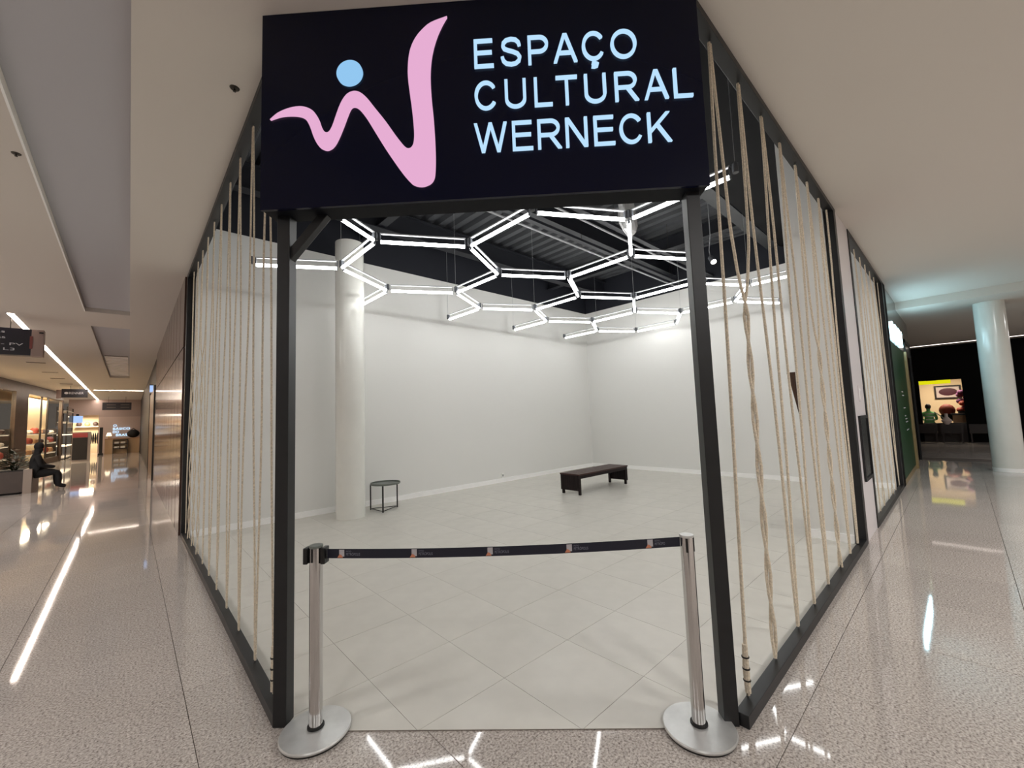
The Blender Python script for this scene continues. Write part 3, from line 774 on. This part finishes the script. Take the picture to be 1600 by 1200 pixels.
# ------------------------------------------------------------------ tray table, bench, outlets, wedge
t = thing('side_table', 'small round grey tray table with thin black legs beside the white column', 'table', (3.52, 7.33, 0.007))
tx, ty, tr, th = 3.52, 7.35, 0.268, 0.50
MB().lathe(tx, ty, [(0.02, th-0.028), (tr-0.006, th-0.030), (tr, th-0.026), (tr, th+0.004), (tr-0.008, th+0.004), (tr-0.010, th-0.020), (0.02, th-0.020)], 48).build('tray_top', 'table_grey', t)
feet = [(3.365, 7.135), (3.32, 7.55), (3.765, 7.375), (3.62, 7.62)]
for k, (x, y) in enumerate(feet[:3]):
    w = 0.011 if k == 0 else 0.009
    box(x-w, x+w, y-w, y+w, 0.007, th-0.03).build('leg', 'black_plastic', t)
for a, b in ((0, 1), (0, 2), (1, 2)):
    MB().bar((*feet[a], 0.028), (*feet[b], 0.028), 0.012, 0.012).build('stretcher', 'black_plastic', t)
bx0, bx1, by0, by1 = 6.64, 8.43, 5.29, 5.80
t = thing('bench', 'dark brown low wooden slatted bench in the middle of the room', 'bench', ((bx0+bx1)/2, 5.55, 0.007))
for k in range(4):
    w = (by1-by0)/4
    box(bx0, bx1, by0+k*w+.003, by0+(k+1)*w-.003, 0.395, 0.425).build('top_plank', 'bench_wood', t, 0.003)
box(bx0+.03, bx1-.03, by0+.012, by0+.035, 0.33, 0.394).build('apron', 'bench_dark', t)
box(bx0+.03, bx1-.03, by1-.035, by1-.012, 0.33, 0.394).build('apron', 'bench_dark', t)
for x in (bx0+.012, bx1-.036):
    n = 9; w = (by1-by0-.02)/n
    for k in range(n): box(x, x+.024, by0+.01+k*w+.002, by0+.01+(k+1)*w-.002, 0.09, 0.394).build('end_slat', 'bench_dark', t)
    xi = x+.024 if x < 7 else x-.045
    for y in (by0+.02, by1-.065): box(xi, xi+.045, y, y+.045, 0.007, 0.394).build('leg', 'bench_dark', t)
def outlet(x, y, z, axis, lab):
    t = thing('wall_outlet', lab, 'outlet', (x, y, z))
    if axis == 'y':
        box(x-.04, x+.04, y-.03, y, z-.04, z+.06).build('plate', 'outlet', t, 0.004); box(x-.015, x+.015, y-.033, y-.03, z-.02, z+.03).build('socket', 'lamp_grey', t)
    else:
        box(x-.03, x, y-.04, y+.04, z-.04, z+.06).build('plate', 'outlet', t, 0.004); box(x-.033, x-.03, y-.015, y+.015, z-.02, z+.03).build('socket', 'lamp_grey', t)
outlet(6.9, RY, 0.17, 'y', 'small white outlet just above the baseboard of the long back wall')
outlet(RX, 4.52, 0.15, 'x', 'small white outlet above the baseboard on the right wall')
# grey pier between the frames
struct(box(6.39, 7.24, 0.87, 1.40, 0, CZ+1.6).build('wall_pier', 'pier_grey'))
struct(box(6.25, 6.39, 0.965, 1.40, 0, CZ+1.6).build('wall_pier_end', 'white_wall'))
struct(box(6.235, 6.25, 0.965, 1.41, 0.007, 0.105).build('baseboard_pier', 'white_trim'))
wd = thing('wooden_wedge', 'dark brown tapered wooden wedge mounted behind the white pier', 'fixture', (6.5, 1.40, 1.33))
MB().add([(6.45, 1.402, 2.06), (6.75, 1.402, 2.06), (6.75, 1.402, 1.33), (6.45, 1.402, 1.33), (6.45, 1.53, 2.06), (6.75, 1.53, 2.06), (6.75, 1.415, 1.33), (6.45, 1.415, 1.33)],
         [(0,1,2,3),(7,6,5,4),(0,4,5,1),(1,5,6,2),(2,6,7,3),(3,7,4,0)]).build('body', 'wedge_brown', wd)
box(6.44, 6.76, 1.402, 1.54, 2.06, 2.08).build('top_board', 'wedge_brown', wd)
nc = thing('wall_niche', 'dark glazed fire cabinet set low in the grey pier', 'cabinet', (6.95, 0.87, 0.68))
for (a, b, c_2, d_2) in ((6.6, 7.2, 0.68, 0.72), (6.6, 7.2, 1.44, 1.48), (6.6, 6.64, 0.72, 1.44), (7.16, 7.2, 0.72, 1.44)): box(a, b, 0.845, 0.87, c_2, d_2).build('frame', 'black_steel', nc)
box(6.64, 7.16, 0.858, 0.869, 0.72, 1.44).build('glass_door', 'niche_dark', nc)
sn = thing('hose_sign', 'small pale pictogram plate above the fire cabinet', 'sign', (6.9, 0.868, 1.75))
box(6.80, 6.96, 0.862, 0.869, 1.66, 1.86).build('plate', 'pier_grey', sn); box(6.84, 6.86, 0.858, 0.862, 1.69, 1.83).build('mark', 'white_trim', sn); box(6.86, 6.92, 0.858, 0.862, 1.80, 1.82).build('mark', 'white_trim', sn)

# ------------------------------------------------------------------ right concourse
mc = MB().lathe(14.636, -0.631, [(0.252, 0.0), (0.252, 3.88)], 48).build('column_concourse', 'column_paint'); struct(mc)
struct(MB().lathe(14.636, -0.631, [(0.258, 0.0), (0.258, 0.08)], 48).build('baseboard_column', 'white_trim'))
st = thing('green_storefront', 'narrow dark shopfront with green door and glowing sign past the ropes', 'storefront', (13.5, 0.9, 0))
box(11.0, 11.35, 0.86, 1.4, 0, 4.05).build('jamb', 'dark_facade', st)
box(11.35, 16.6, 0.88, 1.3, 2.9, 4.05).build('fascia', 'grey_fascia', st)
box(11.35, 14.3, 0.865, 0.95, 0.1, 2.9).build('door', 'green_dark', st)
box(11.35, 14.3, 0.86, 1.2, 0, 0.1).build('threshold', 'gold_trim', st)
box(14.3, 14.55, 0.82, 1.05, 0, 2.9).build('gold_post', 'gold_trim', st)
for x in (14.9, 16.5): box(x, x+.12, 0.86, 0.96, 0, 3.3).build('post', 'black_steel', st)
box(14.9, 16.6, 0.86, 0.96, 3.2, 3.3).build('top_rail', 'black_steel', st)
box(15.02, 16.5, 0.9, 0.92, 0.02, 3.2).build('pane', 'dark_glass', st)
box(14.55, 16.6, 1.3, 1.34, 0, 2.95).build('back_panel', 'green_dark', st)
text_mesh('sign_letters', 'IODI', 'cyan_sign', st, (12.0, 0.88, 3.0), (1, 0, 0), (0, 0, 1), 0.38, 0.03, fit=2.1)
for k, (z, w) in enumerate(((1.86, .5), (1.78, .55), (1.5, .6), (1.32, .4), (1.25, .65), (1.18, .7), (1.0, .7))):
    box(12.6+.05*k, 12.6+.05*k+w*.7, 0.861, 0.865, z, z+0.022).build('print', 'sign_text', st)
# far dark shop
X0 = 24.2
struct(box(X0, X0+.2, 1.12, 6, 0, 3.88).build('wall_far_left', 'dark_facade'))
struct(box(X0, X0+.2, -9, -0.10, 0, 3.88).build('wall_far_right', 'dark_facade'))
struct(box(X0, X0+.2, -0.10, 1.12, 2.5, 3.88).build('wall_far_top', 'dark_facade'))
struct(box(X0, X0+.2, -0.10, 1.12, 0, 0.75).build('wall_far_sill', 'wood_dark'))
struct(box(X0+3, X0+3.1, -2, 3, 0, 3.0).build('wall_far_room', 'cream_wall'))
struct(box(X0+.2, X0+3, -2, 3, 2.9, 3.0).build('ceiling_far_room', 'cream_wall'))
area('far_room_lamp', (X0+1.4, 0.5, 2.85), 0.8, 1.4, 85, (1.0, 0.86, 0.68))
yl = thing('light_box', 'yellow lit band at the top of the far shop window', 'light', (X0+.5, .6, 2.4))
box(X0+.4, X0+.6, 0.2, 1.3, 2.36, 2.52).build('box', 'yellow_light', yl); box(X0+.2, X0+.4, .6, .9, 2.5, 2.54).build('bracket', 'dark_thing', yl)
pc = thing('framed_picture', 'framed picture with a dark red shape on the cream far wall', 'picture', (X0+2.98, 0.25, 2.0))
PXX = X0+2.98
for (a, b, c_2, d_2) in ((-.02, .82, 2.28, 2.34), (-.02, .82, 1.74, 1.80), (-.02, .04, 1.8, 2.28), (.76, .82, 1.8, 2.28)): box(PXX-.04, PXX, a-.05, b-.05, c_2, d_2).build('frame', 'wood_dark', pc)
box(PXX-.02, PXX, -.02, .75, 1.78, 2.30).build('mount', 'pic_mount', pc)
MB().ball((PXX-.02, .34, 2.05), 0.012, .3, .17, 14, 8).build('painted_shape', 'pic_shape', pc)
def fseat(name, label, loc, facing, top, bottom, scale=1.0, head='dark_thing', bulk=1.0):
    """a seated figure: one continuous skinned body, clothes painted by height, separate head hair"""
    t = thing(name, label, 'person', loc)
    f = Vector((math.cos(facing), math.sin(facing), 0)); s = Vector((-f.y, f.x, 0)); o = Vector(loc)
    def P(a, b, z): return o+(f*a+s*b+Vector((0, 0, z)))*scale
    V_ = [P(0,0,.5), P(0,0,.72), P(-.02,0,.95), P(0,0,1.06), P(.02,0,1.13)]      # pelvis, waist, chest, neck, head base
    R_ = [.15, .14, .15, .06, .06]; Ed = [(0,1),(1,2),(2,3),(3,4)]
    V_ += [P(.04,0,1.24)]; R_ += [.10]; Ed += [(4,5)]
    for sg_ in (1, -1):
        k = len(V_)
        V_ += [P(0,.11*sg_,.48), P(.42,.12*sg_,.50), P(.44,.12*sg_,.1), P(.60,.13*sg_,.05)]; R_ += [.10,.075,.05,.045]; Ed += [(0,k),(k,k+1),(k+1,k+2),(k+2,k+3)]
        k = len(V_)
        V_ += [P(-.01,.19*sg_,.98), P(.03,.24*sg_,.72), P(.28,.14*sg_,.66), P(.36,.10*sg_,.66)]; R_ += [.06,.05,.04,.035]; Ed += [(2,k),(k,k+1),(k+1,k+2),(k+2,k+3)]
    me = bpy.data.meshes.new('body'); me.from_pydata([tuple(v) for v in V_], Ed, [])
    b = bpy.data.objects.new('body', me); COL.objects.link(b); b.parent = t; b.matrix_parent_inverse = Matrix.Translation(-o)
    sk = b.modifiers.new('skin', 'SKIN'); sk.use_smooth_shade = True
    for i, v in enumerate(me.skin_vertices[0].data): v.radius = (R_[i]*scale*bulk, R_[i]*scale*bulk); v.use_root = (i == 0)
    b.modifiers.new('sub', 'SUBSURF').levels = 1; b.modifiers['sub'].render_levels = 1
    me.materials.append(M[top])
    h = P(.03, 0, 1.27)
    MB().ball(h, .105*scale, .10*scale, .125*scale, 12, 8).build('hair', head, t)
    return t, P
fseat('person', 'person in green and white striped shirt seated inside the far shop', (X0+.75, .95, 0.22), PI*0.0, 'cloth_green', 'dark_thing', 0.95)
t = bpy.data.objects['person']
for z in (0.86, 0.98, 1.1): MB().lathe(X0+.735, .92, [(.155, z), (.156, z+.05)], 20, False).build('shirt_stripe', 'cloth_pale', t)
sr = thing('stroller', 'dark red hooded stroller behind the far shop window', 'stroller', (X0+.9, .45, 0))
MB().ball((X0+.9, .40, 1.25), .26, .25, .26, 14, 8).build('hood', 'stroller_red', sr)
MB().ball((X0+.9, .36, 0.98), .24, .26, .2, 12, 8).build('seat', 'cloth_black', sr)
MB().tube([(X0+.7, .78, 1.2), (X0+.7, .3, .72), (X0+.8, .2, .15)], .018, 6).build('handle_bar', 'brushed_steel', sr)
for yy in (.2, .65): MB().tube([(X0+.8, yy, .1), (X0+.84, yy, .1)], .1, 14).build('wheel', 'rubber', sr)
tb = thing('cafe_table', 'dark table with pale front inside the far shop window', 'table', (X0+.6, .05, 0))
box(X0+.4, X0+.9, -.3, .3, 1.05, 1.12).build('table_top', 'wood_dark', tb); box(X0+.45, X0+.85, -.26, .26, .5, 1.05).build('body', 'goods_tan', tb)
fl2 = thing('flower_heap', 'purple and red flower display at right of far shop window', 'flowers', (X0+1.2, -.1, 1.1))
for k in range(9): MB().ball((X0+1.2+.1*math.sin(k*2), -.12+.13*math.cos(k*1.7), 1.25+.09*k), .13, .13, .11, 8, 6).build('bloom', 'purple' if k % 3 else 'goods_red', fl2)
box(X0+1.05, X0+1.35, -.3, .1, 0.0, 1.2).build('stand', 'wood_dark', fl2)
for k, (y, lab) in enumerate(((1.0, 'left'), (0.3, 'middle'), (-.45, 'right'))):
    t = thing('wooden_bench_seat', 'dark wooden seat in front of the far shop, %s one' % lab, 'seat', (23.6, y, 0), 'seats before the far shop')
    box(23.4, 23.85, y-.3, y+.3, .38, .44).build('seat', 'wood_dark', t); box(23.4, 23.46, y-.3, y+.3, .44, .72).build('backrest', 'wood_dark', t)
    for a in (23.42, 23.8):
        for bb in (y-.27, y+.24): box(a, a+.04, bb, bb+.04, 0, .38).build('leg', 'wood_dark', t)
t = thing('ice_cream_cup', 'pale pink dessert model on the ledge before the far shop', 'display', (23.5, .42, .72))
MB().lathe(23.43, .42, [(.05, .72), (.12, .8), (.16, .88), (.1, .95), (.05, 1.02), (.05, 1.15)], 14).build('body', 'pic_mount', t)
# closing walls out of the way of the view
struct(box(17.0, X0, 1.34, 1.5, 0, 3.88).build('wall_hall_left', 'dark_facade'))
struct(box(-9, 34, -9.2, -9, 0, CZ).build('wall_behind', 'ceiling_plaster'))
struct(box(-9.2, -9, -9, 50, 0, CZ).build('wall_far_side', 'ceiling_plaster'))

# ------------------------------------------------------------------ left corridor
mw = struct(box(0.62, 0.9, 8.22, 46, 0, CZ).build('wall_corridor', 'store_dark'))
y = 8.24
for k in range(13):
    w = 0.72
    for (z0, z1) in ((0.0, 2.9), (2.92, 4.055)):
        box(0.59, 0.62, y+.018, y+w-.018, z0, z1).build('panel', 'marble_brown', mw)
    y += w
dr = thing('wooden_door', 'tall brown wooden door leaf in the corridor past the stone panels', 'door', (0.58, 19.5, 0))
box(0.575, 0.62, 18.0, 22.0, 0, 3.0).build('leaf', 'brown_door', dr)
for yy in (17.9, 22.0): box(0.56, 0.62, yy, yy+.12, 0, 3.1).build('frame', 'dark_thing', dr)
bs = thing('blade_sign', 'small lit white blade sign above the brown corridor door', 'sign', (0.4, 20.2, 3.1))
box(0.51, 0.60, 20.2, 20.3, 3.03, 3.27).build('face', 'blue_screen', bs); box(0.50, 0.61, 20.18, 20.32, 3.27, 3.30).build('bracket', 'dark_thing', bs)
# hanging signs
def hang(name, label, x0, x1, y, z0, z1, end=None):
    t = thing(name, label, 'sign', ((x0+x1)/2, y, z0))
    box(x0, x1, y, y+.2, z0, z1).build('panel', 'dark_sign', t)
    for xx in (x0+.3, x1-.3): MB().tube([(xx, y+.1, z1), (xx, y+.1, CZ)], .008, 6).build('rod', 'hook_steel', t)
    return t
t = hang('hanging_sign', 'large dark hanging directory sign with rows of text, nearest the left edge', -3.4, -1.555, 13.0, 3.255, 3.805)
box(-1.555, -1.385, 13.0, 13.2, 3.245, 3.805).build('end_panel', 'sign_end', t); box(-1.575, -1.535, 12.99, 13.0, 3.40, 3.66).build('red_tab', 'sign_red', t)
box(-1.45, -1.39, 12.99, 13.0, 3.73, 3.76).build('slot', 'dark_thing', t)
for txt, xr, z, w in (('Piso L1 - Lojas', -1.91, 3.70, .9), ('Piso L2 - Lojas', -1.90, 3.585, .9), ('Elevador - PV', -1.66, 3.45, .95), ('Escadas - L3', -1.77, 3.345, .85)):
    text_mesh('print', txt, 'sign_text', t, (xr-w, 12.995, z), (1,0,0), (0,0,1), .05, 0.002, fit=w)
t = hang('hanging_sign', 'dark hanging sign with a store name in the middle of left corridor', -2.60, -1.665, 31.0, 3.45, 3.885)
box(-2.78, -2.60, 31.0, 31.2, 3.40, 3.84).build('end_panel', 'sign_end', t)
text_mesh('print', 'RENNER', 'sign_text', t, (-2.33, 30.995, 3.62), (1,0,0), (0,0,1), .11, 0.002, fit=.52)
MB().ball((-2.43, 30.99, 3.675), .075, .004, .06, 14, 6).build('emblem', 'sign_text', t)
t = hang('hanging_sign', 'farthest dark hanging sign, above the end of the left corridor', -1.42, 0.06, 40.0, 3.12, 3.64)
for (a, z) in ((-1.2, 3.46), (-1.2, 3.28), (-.5, 3.46), (-.5, 3.28)): box(a, a+.45, 39.99, 40, z, z+.04).build('print', 'vent_grey', t)
# far end wall
struct(box(-1.72, 0.62, 44, 44.2, 2.75, CZ).build('wall_end_upper', 'far_wall')); struct(box(-1.72, 0.62, 44, 44.2, 0, 2.75).build('wall_end', 'far_wall_light'))
struct(box(-3.3, -1.72, 44, 44.2, 2.9, CZ).build('wall_end_left', 'far_wall'))
struct(box(-3.3, -1.6, 47, 47.2, 0, 3.0).build('wall_end_shop', 'cream_wall'))
area('end_shop_lamp', (-2.5, 45.5, 2.85), 1.2, 1.2, 220, (1.0, 0.86, 0.68))
ts = thing('wall_sign', 'glowing pale blue four-line lettering on the far end wall', 'sign', (-.4, 43.98, 1.2))
for txt, x, z, w in (('O', -.92, 1.98, .2), ('BÁSICO', -.92, 1.74, .95), ('DO', -.92, 1.50, .33), ('BRASIL', -.75, 1.26, .85)):
    text_mesh('print', txt, 'far_letters', ts, (x, 43.98, z), (1,0,0), (0,0,1), .17, 0.02, fit=w)
ct = thing('counter', 'long beige display counter against the far end wall', 'counter', (-.2, 42.6, 0))
box(-1.3, 0.58, 42.4, 43.2, 0, 1.05).build('body', 'counter_beige', ct); box(-1.3, 0.58, 42.35, 43.25, 1.05, 1.12).build('worktop', 'goods_tan', ct); box(-1.3, .58, 42.42, 43.2, 0, .08).build('plinth', 'store_dark', ct)
ds = thing('display_rack', 'dark little display rack standing in front of the beige counter', 'rack', (-.5, 42.2, 0))
for z in (.35, .68, .98): box(-.85, -.1, 42.0, 42.34, z, z+.05).build('shelf', 'store_dark', ds)
for z in (.4, .73): 
    for a in (-.78, -.45): box(a, a+.25, 42.05, 42.3, z, z+.14).build('tray', 'goods_white', ds)
for a in (-.87, -.1): box(a, a+.04, 42.0, 42.34, 0, 1.03).build('side', 'store_dark', ds)
bg = thing('bag', 'dark rounded bag on the right end of the beige counter', 'bag', (.25, 42.7, 1.12))
MB().ball((.22, 42.7, 1.42), .36, .2, .30, 14, 8).build('body', 'dark_thing', bg); MB().tube([(.0, 42.7, 1.6), (.22, 42.7, 1.82), (.45, 42.7, 1.6)], .03, 6).build('strap', 'dark_thing', bg)
lp = thing('table_lamp', 'small cream lamp at the left end of the beige counter', 'lamp', (-1.1, 42.7, 1.12))
MB().lathe(-1.1, 42.7, [(.05, 1.12), (.03, 1.3)], 10).build('base', 'goods_tan', lp); MB().lathe(-1.1, 42.7, [(.16, 1.3), (.09, 1.55)], 14).build('shade', 'shelf_light', lp)
bn = thing('banner_stand', 'narrow dark upright banner left of the beige counter', 'banner', (-1.5, 42, 0))
box(-1.55, -1.38, 41.5, 41.6, .12, 1.95).build('panel', 'dark_thing', bn); box(-1.6, -1.33, 41.4, 41.7, 0, .12).build('foot', 'dark_thing', bn)
tt = thing('totem', 'dark information totem with red header standing in the corridor', 'totem', (-2.0, 34, 0))
box(-2.36, -1.62, 34.0, 34.2, 0, 1.66).build('body', 'totem_grey', tt); box(-2.34, -1.74, 33.97, 34.0, 1.36, 1.6).build('header', 'totem_red', tt); box(-2.34, -1.74, 33.97, 34.0, .1, 1.34).build('screen', 'dark_thing', tt)
sc = thing('lit_screen', 'pale blue glowing screen at the end shop entrance', 'screen', (-3.0, 43.9, 2.2))
box(-3.1, -2.55, 43.85, 43.95, 2.35, 2.85).build('panel', 'blue_screen', sc); box(-2.9, -2.75, 43.95, 44.0, 2.6, 3.0).build('bracket', 'dark_thing', sc)
for k, (x, m_3, lab) in enumerate(((-2.55, 'goods_dark', 'brown'), (-2.0, 'dark_thing', 'black'))):
    mn = thing('clothes_rail', '%s clothes on a rail inside the cream end shop' % lab, 'clothes', (x, 46, 0))
    for q in range(4): MB().ball((x-.18+.12*q, 46, 1.15), .06, .22, .45, 8, 6).build('garment', m_3, mn)
    MB().tube([(x-.28, 46, 0), (x-.28, 46, 1.62), (x+.3, 46, 1.62), (x+.3, 46, 0)], .02, 6).build('rail', 'hook_steel', mn)
sh = thing('wall_shelf', 'high shelf with hats in the cream end shop', 'shelf', (-2.4, 46.8, 2.0)); box(-3.1, -1.7, 46.6, 46.95, 2.05, 2.1).build('board', 'goods_white', sh)
for k, x in enumerate((-2.9, -2.45, -2.0)):
    ht = MB().ball((x, 46.75, 2.28), .16, .14, .18, 10, 6).build('hat', 'goods_dark' if k % 2 == 0 else 'goods_tan'); tag(ht, ('leftmost dark', 'middle tan', 'rightmost dark')[k]+' hat on the end shop shelf', 'hat', 'hats on the end shop shelf')
# shopfront on the left side of the corridor, slightly turned towards the entrance
FA = Vector((-4.02, 27.0, 0)); FE = Vector((0.97, 9.6, 0)).normalized(); FN = Vector((-FE.y, FE.x, 0))
def fbox(s0, s1, d0, d1, z0, z1):
    vs = [tuple(FA+FE*a+FN*d_+Vector((0, 0, z))) for z in (z0, z1) for (a, d_) in ((s0, d0), (s1, d0), (s1, d1), (s0, d1))]
    return MB().add(vs, [(3,2,1,0),(4,5,6,7),(0,1,5,4),(1,2,6,5),(2,3,7,6),(3,0,4,7)])
sf = thing('lit_storefront', 'warmly lit glazed shopfront with brown pillars on the left', 'storefront', tuple(FA+FE*2))
fbox(-8, 10, 0, .25, 3.6, CZ-.002).build('fascia', 'store_brown', sf)
for (a, b) in ((1.9, 3.6), (9.7, 10.0)): fbox(a, b, -.03, .1, 0, 3.6).build('pillar', 'store_brown', sf)
for a in (-2.5, 5.9, 7.0): fbox(a, a+.1, 0, .06, .3, 3.6).build('mullion', 'store_dark', sf)
fbox(-8, 10, 0, .1, 0, .3).build('plinth', 'store_brown', sf)
for (a, b) in ((-8, -2.5), (-2.4, 1.9), (3.6, 5.9), (6.0, 7.0), (7.1, 9.7)): fbox(a, b, .03, .04, .3, 3.6).build('pane', 'glass', sf)
struct(fbox(-9, 12, 3.2, 3.4, 0, CZ).build('wall_store_back', 'cream_wall'))
struct(fbox(-9, 10, .26, 3.2, 3.62, 3.7).build('ceiling_store', 'cream_wall'))
SROT = math.atan2(FE.y, FE.x)
for a in (-3, 0, 4.7, 6.5, 8.4): p = FA+FE*a+FN*.3; area('store_lamp', (p.x, p.y, 3.58), 1.6, 0.3, 90, (1.0, 0.84, 0.62), (0, 0, SROT))
gid = 0
for (bay, ya, yb) in (('near', -4.0, 1.8), ('far', 3.7, 9.4)):
    p = FA+FE*((ya+yb)/2)
    su = thing('display_shelves', 'lit display shelving behind the %s window of left shopfront' % bay, 'shelf', (p.x, p.y, 0))
    fbox(ya, yb, .5, .54, 0, 3.55).build('back_panel', 'cream_wall', su)
    for z in (.55, 1.1, 1.62):
        fbox(ya, yb, .08, .5, z, z+.05).build('shelf', 'goods_white', su)
        fbox(ya+.05, yb-.05, .1, .45, z-.015, z-.002).build('light_strip', 'shelf_light', su)
    for a in (ya, yb): fbox(a-.05, a, .08, .5, 0, 1.9).build('side', 'store_dark', su)
    for z in (.6, 1.15, 1.67):
        n = 6
        for k in range(n):
            p = FA+FE*(ya+.5+k*(yb-ya-1.0)/(n-1))+FN*.26; m_4 = ('goods_white', 'goods_red', 'goods_tan', 'goods_dark')[(gid*7+k) % 4]
            hgt = .16+.14*((gid*5+k*3) % 4)/3
            ob = MB().lathe(p.x, p.y, [(.13, z), (.17, z+hgt*.35), (.15, z+hgt*.8), (.08, z+hgt)], 10).build('ware', m_4)
            tag(ob, '%s ware, %s from the left on %s shelf of the %s shop window' % (m_4.split('_')[1], ('first', 'second', 'third', 'fourth', 'fifth', 'sixth')[k], {.6: 'bottom', 1.15: 'middle', 1.67: 'top'}[z], bay), 'goods', 'goods in the %s shop window' % bay)
        gid += 1
gs = thing('glass_showcase', 'tall glass showcase with bright shelves at corner of left shopfront', 'showcase', (-3.1, 40, 0))
for z in (.05, .8, 1.5, 2.3, 3.0): box(-3.4, -2.9, 38.4, 42, z, z+.06).build('shelf', 'shelf_light' if z in (.8, 1.5) else 'goods_white', gs)
for yy in (38.4, 41.9): 
    for xx in (-3.4, -2.96): box(xx, xx+.06, yy, yy+.1, 0, 3.3).build('post', 'store_dark', gs)
box(-2.9, -2.885, 38.5, 41.9, .1, 3.3).build('pane', 'glass', gs)
# planter, plants, seated person
pl = thing('planter', 'long dark stone planter box at the left edge', 'planter', (-3.6, 18.2, 0))
box(-6.0, -2.12, 17.7, 18.9, 0.05, .62).build('body', 'planter_grey', pl); box(-2.12, -1.96, 17.66, 18.94, 0, .66).build('end_block', 'planter_edge', pl); box(-5.9, -2.2, 17.8, 18.8, .0, .05).build('foot', 'dark_thing', pl)
box(-5.95, -2.14, 17.76, 18.84, .6, .64).build('soil', 'dark_thing', pl)
rng = random.Random(5)
for k, x in enumerate((-2.35, -2.95, -3.6)):
    t = thing('leafy_plant', ('dark bushy plant at the right end of the planter', 'dark leafy plant in the middle of the visible planter', 'dark low plant by the left picture edge in the planter')[k], 'plant', (x, 18.3, .64), 'plants in the stone planter')
    mb = MB()
    for q in range(150):
        a = rng.random()*6.28; r = .42*rng.random()**.5; z = .66+.62*rng.random()*(1-(r/.5)**2)*(1 if k < 2 else .7)
        c2 = Vector((x+.62*r*math.cos(a), 18.3+r*math.sin(a), z)); d1 = Vector((math.cos(a), math.sin(a), rng.random()-.2)).normalized()*(.09+.06*rng.random()); s1 = Vector((-math.sin(a), math.cos(a), .2)).normalized()*.03
        mb.add([c2-d1*.5, c2+s1, c2+d1, c2-s1], [(0,1,2,3)])
    mb.build('foliage', 'leaf', t, kind='stuff')
    mb = MB()
    for q in range(5): a = q*1.3; mb.tube([(x, 18.3, .62), (x+.12*math.cos(a), 18.3+.12*math.sin(a), .9)], .01, 5)
    mb.build('stem', 'wood_dark', t)
t, P_ = fseat('person', 'person in dark clothes seated on the planter end, facing the corridor', (-1.92, 18.0, 0.03), 0.25, 'cloth_black', 'cloth_black', 0.98, 'cloth_black', 1.35)
